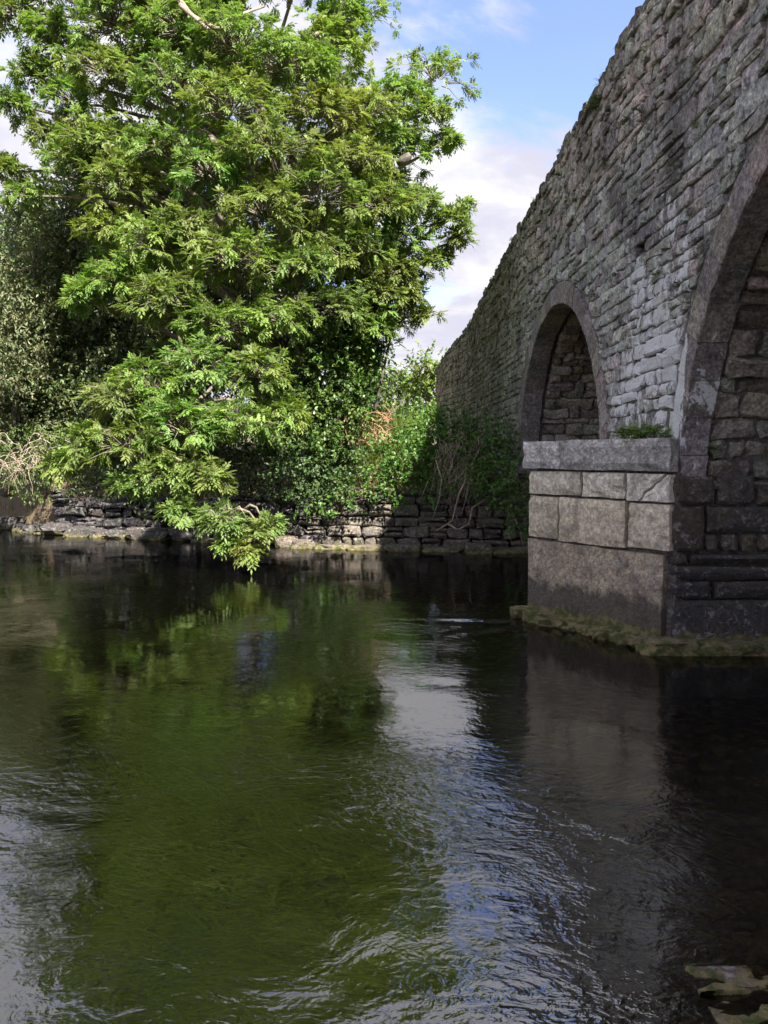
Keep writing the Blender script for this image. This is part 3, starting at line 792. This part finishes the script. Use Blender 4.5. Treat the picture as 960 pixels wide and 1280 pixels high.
ASHC = [(300, 60, 13, 70), (230, 40, 13.5, 60), (150, 40, 14, 65), (70, 60, 14.5, 50), (95, 130, 14.5, 45), (15, 130, 14.5, 30), (15, 215, 15, 30), (360, 90, 13, 60), (415, 60, 13.5, 45), (430, 15, 13.5, 35),
 (290, 140, 12.5, 60), (220, 110, 13, 55), (200, 190, 13, 50), (260, 220, 12.5, 60), (340, 190, 12.3, 60), (400, 150, 13, 55), (460, 140, 13.5, 42), (505, 120, 14, 36), (540, 140, 14, 26), (500, 180, 14, 36),
 (450, 205, 13, 50), (400, 250, 12.5, 60), (330, 270, 12.3, 60), (470, 260, 13, 50), (525, 255, 13.5, 40), (562, 275, 13.5, 26), (500, 300, 13.5, 36), (430, 320, 13, 55), (370, 340, 12.5, 50), (290, 330, 12, 60),
 (230, 290, 12.5, 50), (190, 310, 12.5, 50), (150, 350, 12.5, 50), (210, 380, 12, 60), (110, 375, 13, 36), (280, 410, 12, 55), (350, 400, 12.3, 50), (420, 390, 13, 50), (480, 370, 13.5, 38), (515, 375, 13.8, 26),
 (250, 460, 11.5, 65), (190, 485, 11.3, 55), (320, 470, 11.8, 55), (145, 505, 11.3, 50), (105, 560, 11.3, 40), (160, 560, 11, 55), (230, 540, 11, 60), (290, 530, 11.3, 55), (350, 520, 11.8, 40), (75, 580, 11.5, 24),
 (200, 600, 10.8, 48), (255, 600, 10.8, 46), (225, 640, 10.7, 28), (275, 650, 10.5, 30), (325, 668, 10.5, 24), (308, 688, 10.4, 18), (160, 610, 10.9, 26), (340, 655, 10.6, 18), (290, 675, 10.5, 20),
 (200, -50, 13.5, 70), (300, -60, 13.5, 80), (390, -40, 13.5, 55), (120, -30, 14, 60), (250, -130, 14, 80), (340, -130, 14, 60), (170, -120, 14.5, 60), (60, -10, 15, 40),
 (40, 95, 14.5, 34), (60, 170, 14.5, 34), (90, 210, 14, 40), (130, 90, 13.5, 50), (120, 180, 13.5, 50), (150, 240, 13, 50), (35, 245, 14.8, 26), (20, 20, 15, 34), (130, 290, 13, 40), (500, 345, 13.6, 36), (470, 410, 13.6, 34), (535, 395, 13.9, 18), (575, 300, 13.6, 20), (555, 175, 14, 20), (582, 262, 13.6, 16), (548, 325, 13.7, 18)]
tips = []; axs = []; tw0 = []; shade_ = []
limbs = []
def attach(c):
    if c.y < 12.1 and c.z < 3.4: cand = low; k = .0
    else: cand = spine; k = .45
    best = min(cand, key=lambda s_: (s_-c).length+max(0, s_.z-(c.z-k*(c.xy-s_.xy).length))*1.5)
    return best
def add_clump(c, r, nt, fl=.72, zlo=-.5):
    n = nt; q = rdir(n); q[:, 2] = np.where(q[:, 2] < zlo, -q[:, 2], q[:, 2])
    rad = rng.uniform(.30, 1., n)**.5*np.where(rng.uniform(size=n) < .12, 1.3, 1.)
    rr = np.array([r*R(.8, 1.25), r, r*fl*R(.75, 1.15)])
    tp = np.array(c)+q*rad[:, None]*rr
    ax = unit(q*1.0+np.array([0, 0, .15])+rdir(n)*.35)
    tips.append(tp); axs.append(ax); shade_.append(np.repeat(np.array([[R(.9, 1.1), R(.9, 1.08), R(.85, 1.15)]]), n, 0))
    org = np.array(c)[None]+(tp-np.array(c))*.25
    tw0.append(org)
    a = attach(Vector(c)); limbs.append((a, Vector(c), r))
for (px_, py_, Y, rp) in ASHC:
    c = P(px_, py_, Y); r = rp/960*Y*.95
    add_clump(c, r, int(84*(r/.75)**1.6)+6)
inner = 0
while inner < 60:          # inner and rear crown
    th = R(0, 6.28); h = R(3.2, 10.8); rr = R(.4, 1)*(3.4 if h < 8.5 else 2.6)
    c = Vector((-2.2+rr*math.cos(th), 15.2+rr*.8*math.sin(th), h))
    q = px_of(c)
    if c.y < 14 or (q and q[1] < 320 and q[0] < 110): continue
    add_clump(c, R(.6, .95), 42); inner += 1
tips = np.concatenate(tips); axs = np.concatenate(axs); tw0 = np.concatenate(tw0)
V, F, C = ash_leaves(tips, axs, (.172, .242, .064), .18, 8, 4, ct=np.concatenate(shade_))
mesh_obj('crown', V, F, M_ashleaf, ash, (-2, 13, 5), C)
V, F = twig_mesh(tw0, tips, .007); mesh_obj('twigs', V, F, M_twig, ash, (-2, 13, 5))['kind'] = 'stuff'
mb = MB(); vis = MB()
for i, (a, c, r) in enumerate(limbs):
    mid = a.lerp(c, .5)+Vector((0, 0, .25+.12*(c-a).length)); L_ = (c-a).length
    r0 = .022+.014*L_
    tube(mb, wob(bez(a, mid, c, 7), .14, i*.77), [r0*(1-.8*k/7) for k in range(8)], 5)
mb.build('branches', M_twig, ash, (-2, 13, 5), True)['kind'] = 'stuff'
# the pale bare limbs seen near the top of the photograph and the twigs in the gaps
for k, pl in enumerate(([(215, -15, 13), (240, 18, 12.6), (268, 35, 12.5), (290, 32, 12.5), (305, 15, 12.6), (330, 8, 12.8)], [(225, 5, 12.6), (262, 36, 12.5), (300, 70, 13.2)],
           [(230, 295, 12.0), (238, 270, 12.1), (222, 300, 12.1)], [(287, 640, 10.3), (300, 632, 10.2), (310, 650, 10.2)])):
    mb = MB(); pts = wob([P(*q) for q in pl], .05, k*2.2); tube(mb, pts, [(.038 if k < 2 else .008)*(1-.6*j/len(pts)) for j in range(len(pts))], 6); mb.build('bare_limb', M_dead, ash, pts[0], True)
mb = MB(); pts = [P(497, 205, 13.1), P(505, 200, 13.05), P(513, 193, 13.0)]; tube(mb, pts, [.05, .085, .05], 8, (.5, .3, .2)); mb.build('broken_limb_stub', M_bark, ash, pts[0], True)

# ------------------------------------------------------------------ other trees and shrubs
def tree(name, label, clumps, base, L, Wd, dens, foot, mat=None, cat='tree', group=None, stem_r=.16, lo=.45, part='crown', k=.35):
    r = empty(name, foot, label, cat, group)
    V, F, C = simple_leaves(clumps, dens, L, Wd, base, lo, k=k)
    mesh_obj(part, V, F, mat or M_leaf, r, foot, C)
    mb = MB(); foot = Vector(foot)
    topc = max(clumps, key=lambda q: q[0][2]); tc_ = Vector(topc[0])
    sp = wob(bez(foot+Vector((0, 0, -.2)), foot.lerp(tc_, .5)+Vector((R(-.2, .2), 0, 0)), tc_, 8), .1, foot.x)
    tube(mb, sp, [stem_r*(1-.85*i/8) for i in range(9)], 7)
    mb.build('trunk' if stem_r > .05 else 'stem', M_bark, r, foot, True)
    mb = MB()
    for i, (c, rr) in enumerate(clumps):
        c = Vector(c); a = min(sp, key=lambda s_: (s_-c).length+max(0, s_.z-c.z+.3)); L_ = (c-a).length
        tube(mb, wob(bez(a, a.lerp(c, .5)+Vector((0, 0, .15*L_)), c, 5), .08, i*1.1), [stem_r*.35*(1-.8*j/5) for j in range(6)], 4)
    mb.build('branches', M_bark, r, foot, True)['kind'] = 'stuff'
    return r
def cl_px(lst): return [(tuple(P(x, y, Y)), (rp/960*Y, rp/960*Y*.9, rp/960*Y*.85)) for x, y, Y, rp in lst]
tree('evergreen_tree', 'dark grey green evergreen tree standing behind the ash on the left', cl_px([(200, 215, 17, 60), (160, 260, 17, 60), (215, 270, 17, 60), (110, 300, 17.5, 60), (180, 320, 17, 65), (60, 330, 18, 50), (110, 380, 17.5, 70), (50, 410, 18, 60), (170, 400, 17, 70), (90, 450, 17.5, 70), (30, 480, 18, 60), (140, 490, 17, 70), (80, 530, 17.5, 60), (200, 470, 17, 70), (20, 560, 18, 50), (240, 350, 17, 70), (290, 420, 17, 70), (170, 560, 17, 60), (240, 540, 17, 60), (60, 270, 18, 50), (20, 300, 18.5, 50), (130, 220, 17.5, 50), (5, 390, 18.5, 60), (60, 470, 17.5, 60)]),
     (.095, .125, .05), .10, .055, 380, (-5.6, 18, 1.3), M_leaf, stem_r=.22)
tree('willow_tree', 'pale olive grey willow at the far left edge beside the evergreen', cl_px([(5, 330, 16, 45), (30, 370, 16, 36), (-20, 380, 16, 60), (20, 420, 16, 45), (-30, 450, 16, 60), (45, 300, 16.5, 26), (-60, 380, 17, 70), (15, 470, 16, 36), (-50, 520, 16.5, 60)]),
     (.15, .17, .085), .10, .032, 300, (-8.6, 17.5, .9), M_leaf, stem_r=.14)
tree('background_tree', 'dark green bushy tree filling the gap behind the ash trunk', cl_px([(330, 330, 20, 90), (420, 380, 20, 70), (300, 450, 20, 90), (400, 480, 20, 80), (250, 250, 20.5, 80), (360, 240, 20.5, 80), (440, 300, 20.5, 55), (460, 480, 20, 36), (350, 560, 19, 70), (260, 560, 19, 70), (310, 290, 18.5, 90), (330, 180, 19, 90), (300, 380, 18, 80), (250, 120, 20, 80)]),
     (.05, .085, .02), .11, .06, 150, (-3, 20.5, 1.5), M_leaf, stem_r=.2)
tree('background_tree', 'dark bushy tree at far left beyond the willow', cl_px([(-40, 480, 24, 80), (40, 500, 24, 80), (-120, 460, 24, 90), (120, 480, 24, 80), (-60, 560, 24, 70), (60, 570, 23, 70), (-190, 500, 25, 90), (30, 400, 24, 90), (130, 370, 24, 100), (-60, 380, 24, 90), (220, 420, 23, 100), (110, 290, 23, 80), (40, 330, 23, 70)]), (.075, .105, .036), .14, .08, 120, (-11, 24, 1.8), stem_r=.22)
# hill trees seen in the gap by the bridge
for i, (px_, py_, Y, rp, lab) in enumerate(((540, 462, 48, 34, 'sunlit round hedgerow tree right beside the bridge end on the distant hill'), (508, 478, 52, 30, 'sunlit hedgerow tree between the ash and the bridge on the distant hill'), (575, 470, 55, 36, 'distant tree hidden mostly behind the parapet end'), (470, 490, 56, 34, 'distant hedgerow tree half behind the ash leaves'))):
    c = P(px_, py_, Y); r = rp/960*Y
    cl_ = [((c.x+R(-.5, .5)*r, c.y+R(-.4, .4)*r, c.z+R(-.5, .3)*r-.1*r), (r*R(.45, .7),)*3) for _ in range(9)]+[((c.x+R(-.6, .6)*r, c.y, c.z-r*R(.8, 2.2)), (r*.7,)*3) for _ in range(7)]
    tree('hedgerow_tree', lab, cl_, (.115, .165, .032), .30, .17, 14, (c.x, c.y, float(ground_z(np.array(c.x), np.array(c.y)))), M_leaf, group='hedgerow trees on the hill', stem_r=.25)
# ivy climbing the ash stem
r = empty('ivy', (-.9, 14.6, 1), 'glossy dark ivy climbing the leaning stem at the right of the ash', 'ivy')
V, F, C = simple_leaves(cl_px([(440, 300, 14.3, 36), (455, 340, 14.2, 36), (430, 370, 14.2, 40), (460, 400, 14.2, 36), (430, 430, 14.1, 42), (440, 470, 14.1, 36), (420, 500, 14.1, 36), (400, 450, 14.1, 36), (500, 330, 14.3, 30), (505, 365, 14.3, 26), (400, 540, 14, 30), (380, 500, 14, 36), (470, 430, 14.2, 24), (410, 400, 13.8, 40), (390, 470, 13.7, 40), (440, 500, 13.8, 34), (370, 540, 13.7, 34), (420, 560, 13.7, 30), (350, 480, 13.7, 34)]), 330, .075, .062, (.055, .10, .022), .5)
mesh_obj('ivy_leaves', V, F, M_ivy, r, (-.9, 14.6, 1), C)
mb = MB(); tube(mb, wob([P(425, 590, 14.6), P(440, 520, 14.6), P(455, 440, 14.6), P(470, 370, 14.6), P(490, 310, 14.7)], .08, 4), [.13, .11, .09, .07, .04], 8)
tube(mb, wob([P(465, 530, 14.0), P(478, 470, 14.0), P(490, 410, 14.1)], .05, 8), [.035, .028, .02], 6)
mb.build('stem', M_bark, r, (-.9, 14.6, 1), True)
# bank shrubs
SH = [('bramble', 'dark green bramble mound on top of the retaining wall nearest the pier', [(620, 590, 12.0, 30), (640, 630, 11.7, 26), (600, 560, 12.6, 34), (645, 600, 11.7, 22), (630, 560, 12.5, 26), (650, 655, 11.7, 20), (610, 610, 12.1, 22), (600, 590, 12.2, 22), (580, 560, 12.9, 26), (655, 620, 11.5, 16)], (.065, .13, .026), .065, .045, 300),
      ('bramble', 'bushy green bramble in the middle of the bank above the stone wall', [(510, 570, 13.2, 40), (540, 545, 13.6, 36), (475, 575, 13.2, 34), (520, 530, 14.0, 36), (560, 530, 14.3, 30), (490, 595, 13.0, 24), (545, 580, 13.2, 26), (430, 612, 13.1, 20), (470, 608, 13.0, 20), (520, 606, 12.8, 18), (560, 604, 12.6, 20), (500, 622, 12.75, 12), (440, 628, 12.95, 12), (410, 632, 13.0, 14), (380, 632, 13.2, 14), (540, 622, 12.6, 14)], (.075, .15, .03), .065, .045, 300),
      ('elder_shrub', 'leafy shrub under the ash at the left end of the stone wall', [(400, 590, 13.4, 36), (370, 570, 13.4, 40), (430, 575, 13.6, 34), (350, 600, 13.6, 30), (385, 615, 13.3, 26), (430, 605, 13.3, 22), (410, 540, 13.8, 36)], (.07, .115, .04), .075, .045, 260),
      ('elder_shrub', 'pale grey green shrub below the tall grass beside the ivy stem', [(435, 530, 14, 30), (420, 505, 14.2, 26), (455, 550, 13.9, 24)], (.13, .17, .075), .07, .035, 230),
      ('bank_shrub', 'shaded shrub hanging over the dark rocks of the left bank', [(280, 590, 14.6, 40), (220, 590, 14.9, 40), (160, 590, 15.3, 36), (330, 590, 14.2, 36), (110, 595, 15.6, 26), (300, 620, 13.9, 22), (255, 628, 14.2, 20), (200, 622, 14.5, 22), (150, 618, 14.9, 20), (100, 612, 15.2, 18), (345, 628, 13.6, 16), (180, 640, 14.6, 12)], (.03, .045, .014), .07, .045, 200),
      ('bank_shrub', 'light green shrub at the far left water edge', [(20, 560, 15.6, 34), (55, 575, 15.6, 26), (-20, 570, 15.8, 40), (15, 600, 15.6, 18), (60, 545, 15.6, 24), (35, 605, 15.4, 22), (70, 600, 15.3, 22), (-5, 590, 15.8, 30), (45, 625, 15.3, 14)], (.10, .15, .04), .07, .03, 200),
      ('elder_shrub', 'tall leafy shrub filling the space between the ash stem and the bank', [(390, 430, 13.3, 34), (420, 470, 13.3, 36), (450, 430, 13.6, 30), (380, 510, 13.2, 36), (440, 520, 13.5, 30), (470, 460, 13.8, 24), (480, 395, 13.8, 26), (350, 540, 13.2, 34), (410, 550, 13.2, 30)], (.085, .145, .03), .075, .045, 230),
      ('bramble', 'dark bramble against the bridge wall behind the dead brush', [(590, 530, 13.6, 24), (565, 545, 13.8, 24), (620, 535, 12.8, 22), (640, 560, 12.2, 18)], (.065, .13, .028), .06, .045, 300)]
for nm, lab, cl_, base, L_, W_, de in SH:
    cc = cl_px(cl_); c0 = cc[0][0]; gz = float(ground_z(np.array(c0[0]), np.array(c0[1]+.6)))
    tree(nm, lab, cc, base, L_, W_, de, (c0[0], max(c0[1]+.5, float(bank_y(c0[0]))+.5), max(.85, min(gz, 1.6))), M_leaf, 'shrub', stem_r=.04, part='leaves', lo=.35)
# tall grass and dry stalks in the gap
def blades(pts, h, wd, base, lean=.35, seg=4, k=.3):
    n = len(pts); hh = h*rng.uniform(.6, 1.15, n); a = rng.uniform(0, 6.28, n); ld = np.stack([np.cos(a), np.sin(a), np.zeros(n)], 1)*rng.uniform(.1, lean, n)[:, None]
    sd = np.stack([-np.sin(a+R(0, 1)), np.cos(a), np.zeros(n)], 1); V = []
    for j in range(seg+1):
        f = j/seg; c = pts+np.array([0, 0, 1.])*(hh*(f-.25*f*f*lean))[:, None]+ld*(hh*f*f)[:, None]
        w_ = wd*(1-f*.85)
        V += [c+sd*w_/2, c-sd*w_/2]
    V = np.stack(V, 1).reshape(-1, 3); i = np.arange(n)[:, None]*(2*seg+2)
    F = np.concatenate([i+np.array([2*j, 2*j+1, 2*j+3, 2*j+2]) for j in range(seg)], 1).reshape(-1, 4)
    return V, F, np.repeat(vcol(base, n, k, .2), 2*seg+2, 0)
def scatter(n, x0, x1, y0, y1):
    x = rng.uniform(x0, x1, n); y = rng.uniform(y0, y1, n); return np.stack([x, y, ground_z(x, y)-.03], 1)
V1 = blades(scatter(2600, -.9, .9, 14.8, 17.5), 1.25, .022, (.15, .21, .045)); V2 = blades(scatter(500, -.6, .6, 14.3, 15.6), .75, .016, (.26, .19, .10), .6)
V, F, C = join([V1, V2]); tag(mesh_obj('tall_grass', V, F, M_grass, None, (0, 16, 1.3), C), 'bright tall grass and dry stalks in the gap between ash and bridge', 'grass', kind='stuff')
x = rng.uniform(-14, 3, 9000); y = bank_y(x)+rng.uniform(.35, 6, 9000)**1.0; pts = np.stack([x, y, ground_z(x, y)-.02], 1)
V, F, C = blades(pts, .28, .012, (.09, .13, .03), .6, 3); tag(mesh_obj('bank_grass', V, F, M_grass, None, (-4, 16, 1.1), C), 'short rough grass along the top of the far bank', 'grass', kind='stuff')
# dead brush: pale bare branches hanging over the wall
db = [([(585, 570, 12.7), (582, 600, 12.4), (572, 620, 12.3), (565, 650, 12.2), (545, 664, 12.2)], .022, 'pale bare branch sweeping down the stone wall to a hooked end'),
      ([(560, 655, 12.2), (572, 662, 12.15), (586, 655, 12.15), (590, 635, 12.2), (604, 626, 12.25), (612, 620, 12.3)], .02, 'pale curved dead branch looping across the stone wall'),
      ([(545, 575, 12.6), (552, 600, 12.4), (548, 625, 12.3), (540, 650, 12.2)], .012, 'thin dry branch left of the hooked branch'),
      ([(600, 560, 12.6), (590, 580, 12.4), (575, 595, 12.4), (560, 605, 12.4)], .012, 'short dry branch on top of the dead brush'),
      ([(640, 640, 11.8), (650, 665, 11.7), (655, 690, 11.7)], .012, 'thin dry stem dipping to the water beside the pier')]
for k, (pl, r_, lab) in enumerate(db):
    mb = MB(); pts = [P(*q) for q in pl]; tube(mb, wob(pts, .02, k*3.), [r_*(1-.5*j/len(pts)) for j in range(len(pts))], 6)
    tag(mb.build('dead_branch', M_dead, None, pts[0], True), lab, 'branch', 'dead branches on the stone wall')
mb = MB()
for k in range(130):
    a = P(R(545, 605), R(545, 600), R(12.5, 13.2)); d_ = Vector((R(-.35, .35), R(-.35, .05), R(-.75, .1)))
    tube(mb, wob(bez(a, a+d_*.5+Vector((0, 0, .15)), a+d_, 5), .05, k*.9), [.008*(1-.1*j) for j in range(6)], 3)
tag(mb.build('dead_brush', M_dead, None, (1.2, 12.8, 1.1)), 'tangle of dry brown twigs on the bank above the stone wall', 'dead brush', kind='stuff')
mb = MB()
for k in range(90):
    a = P(R(425, 490), R(520, 560), R(13.4, 14.2)); d_ = Vector((R(-.4, .4), R(-.2, .2), R(-.1, .35)))
    tube(mb, wob(bez(a, a+d_*.5+Vector((0, 0, .1)), a+d_, 4), .05, k*.7), [.008*(1-.12*j) for j in range(5)], 3)
tag(mb.build('dead_fern', simple('dry_fern', (.22, .11, .06), (.34, .2, .12), 12), None, (-.3, 13.8, 1.9)), 'reddish dry fern and stalks in the middle of the bank', 'dead brush', kind='stuff')
mb = MB()
for k in range(70):
    a = P(R(-10, 65), R(545, 590), R(14.6, 15.4)); d_ = Vector((R(-.6, .6), R(-.3, .1), R(-.7, .25)))
    tube(mb, wob(bez(a, a+d_*.5+Vector((0, 0, .3)), a+d_, 6), .07, k*.5), [.009*(1-.1*j) for j in range(7)], 3)
tag(mb.build('bare_twigs', M_dead, None, (-7, 15, 1.4)), 'pale arching bare twigs at the far left water edge', 'twigs', kind='stuff')

# ------------------------------------------------------------------ small plants on the bridge
def tuft(name, label, c, nor, n, L, Wd, base, group=None, per=5):
    c = Vector(c); r = empty(name, c, label, 'plant', group)
    nor = np.array(nor); d = unit(nor*.7+rdir(n)*.8+np.array([0, 0, .45])); V_ = []
    bs = np.array(c)+rng.normal(size=(n, 3))*L*.12
    for j in range(per):
        f = (j+1)/per; p_ = bs+d*(L*f)-np.array([0, 0, 1.])*(L*.35*f*f)
        s = unit(np.cross(d, np.array([0, 0, 1.])))
        for sg in (1, -1): V_.append(leaf_arrays(p_, s*sg+d*.5-np.array([0, 0, .2]), unit(nor+np.array([0, 0, 1.])+rdir(n)*.3), Wd*(1.2-.7*f)*np.ones(n)*rng.uniform(.8, 1.2, n), Wd*.4*np.ones(n), vcol(base, n, .25)))
    V, F, C = join(V_); mesh_obj('fronds', V, F, M_grass, r, c, C)
    mb = MB()
    for i in range(n): tube(mb, [bs[i], bs[i]+d[i]*L*.5-np.array([0, 0, L*.09]), bs[i]+d[i]*L-np.array([0, 0, L*.35])], [.003, .002, .001], 3, cap=False)
    mb.build('stalks', M_twig, r, c)
WN = (-1, -.015, 0)
def on_wall(px_, py_, d=.03):
    a = (px_-480)/960; b2 = (640-py_)/960; k = 2.51/(a+.015*(CP+b2*SP)); return Vector((a*k-d, k*(CP+b2*SP), 1.6+k*(b2*CP-SP)))
c = pier_map(.2, 1.75, -.12)
for i, a in enumerate((.13, .22, .30, .36)):
    tuft('fern', ('bright green fern at the right end of the pier cap', 'largest bright green fern in the middle of the pier cap', 'bright green fern left of the largest on the pier cap', 'smallest fern at the left of the row on the pier cap')[i], pier_map(a, 1.745, -.17), (pnor.x*.4, pnor.y*.4, .5), (18, 26, 18, 12)[i], (.20, .25, .20, .15)[i], .06, (.15, .24, .035), 'ferns on the pier cap')
mb = MB()
for k in range(9):
    a = pier_map(.40+R(-.03, .03), 1.74, -.2); e = a+Vector((R(-.1, .05), R(-.05, .05), R(.12, .26))); tube(mb, bez(a, a.lerp(e, .5)+Vector((.02, 0, .05)), e, 4), [.003, .003, .002, .002, .001], 3)
tag(mb.build('dry_stalks', M_dead, None, c), 'thin dry grass stalks standing on the pier cap left of the ferns', 'plant')
WALLP = [(750, 130, .14, 26, 'bushy fern on the parapet face just under the coping, highest of the wall plants'), (760, 205, .10, 12, 'small dark fern below the parapet in the upper wall'), (790, 150, .10, 10, 'small plant in a joint right of the bushy parapet fern'), (806, 140, .09, 9, 'small leafy tuft at upper right of the wall'),
         (703, 220, .11, 10, 'pale tuft on the parapet edge left of the bushy fern'), (877, 157, .07, 8, 'yellow green moss tuft high on the wall near the right edge'), (845, 210, .07, 8, 'moss tuft in the joint above the big arch ring'), (825, 345, .08, 12, 'yellowish moss tuft in the joint below the drain hole'), (747, 368, .08, 10, 'moss tuft on the small arch ring shoulder'),
         (617, 450, .11, 9, 'lone bright green plant low on the far part of the wall'), (640, 330, .09, 10, 'dark ivy sprig on the far parapet slope'), (855, 355, .06, 8, 'tiny moss tuft beside the white lime patch'), (885, 563, .08, 10, 'small fern in the rubble at the arch springing'), (952, 566, .08, 10, 'small fern at the right edge of the photo under the arch')]
for px_, py_, L_, n_, lab in WALLP:
    if px_ in (885, 952): c = Vector(((px_-480)/960*6.2, 6.12, 1.6-(py_-570)/960*6.2)); nv = (0, -1, 0)
    else: c = on_wall(px_, py_); nv = WN
    tuft('wall_fern', lab, c, nv, n_, L_, L_*.34, (.06, .095, .025) if px_ not in (825, 877, 617) else (.14, .18, .035), 'small plants growing in the bridge wall')
for k in range(16):
    u = 7+k*.85+R(-.2, .2); c = wall_map(u, top_z(u)+.05-R(0, .12), R(-.1, .05))
    if k: tuft('parapet_tuft', 'small dark tuft on the parapet edge, %s from the top of the photo' % ('first' if k == 1 else ORD[k-1]), c, (-.6, -.1, .6), 9, R(.06, .13), .03, (.055, .07, .025), 'moss tufts on the parapet edge', 4)

# ------------------------------------------------------------------ water weed under the surface
n = 4600
cx0 = np.array([[-1.0, 3.2], [-.6, 2.7], [-1.6, 4.2], [-.2, 3.5], [-2.6, 5.2], [-1.3, 2.5], [.3, 4.2], [-3.6, 7.0]]); ci = rng.integers(0, len(cx0), n)
tc0 = cx0[rng.integers(0, len(cx0), 150)]+rng.normal(size=(150, 2))*np.array([.75, .5]); ti = rng.integers(0, 150, n)
p0 = tc0[ti]+rng.normal(size=(n, 2))*np.array([.16, .03]); tufttone = rng.uniform(.05, 1.5, (150, 1))[ti]
seg = 6; V = []; L_ = rng.uniform(.25, .7, n); hd = 2.95+.5*np.sin(p0[:, 0]*1.1+p0[:, 1]*1.5)+rng.normal(size=n)*.07
z0 = rng.uniform(-.30, -.08, n); x, y = p0[:, 0].copy(), p0[:, 1].copy()
wd = rng.uniform(.003, .009, n)
for j in range(seg+1):
    a = hd+.5*np.sin(j*.7+p0[:, 0]*3)
    dx, dy = np.cos(a), np.sin(a)*.6
    zz = z0+.03*np.sin(j*.9+p0[:, 1]*7)
    w_ = wd*(1-.8*j/seg)
    V += [np.stack([x-dy*w_, y+dx*w_, zz], 1), np.stack([x+dy*w_, y-dx*w_, zz+.003], 1)]
    x = x+dx*L_/seg; y = y+dy*L_/seg
V = np.stack(V, 1).reshape(-1, 3); V[:, 2] = np.minimum(V[:, 2], -.05)
i = np.arange(n)[:, None]*(2*seg+2); F = np.concatenate([i+np.array([2*j, 2*j+1, 2*j+3, 2*j+2]) for j in range(seg)], 1).reshape(-1, 4)
tag(mesh_obj('water_weed', V, F, M_grass, None, (-1, 3.5, -.2), np.repeat(vcol((.20, .30, .03), n, .5, .25)*np.where(rng.uniform(size=(n, 1)) < .18, np.array([[1.9, 1.5, 1.1]]), 1.)*tufttone, 2*seg+2, 0)), 'green water weed streaming under the river surface', 'water weed', kind='stuff')
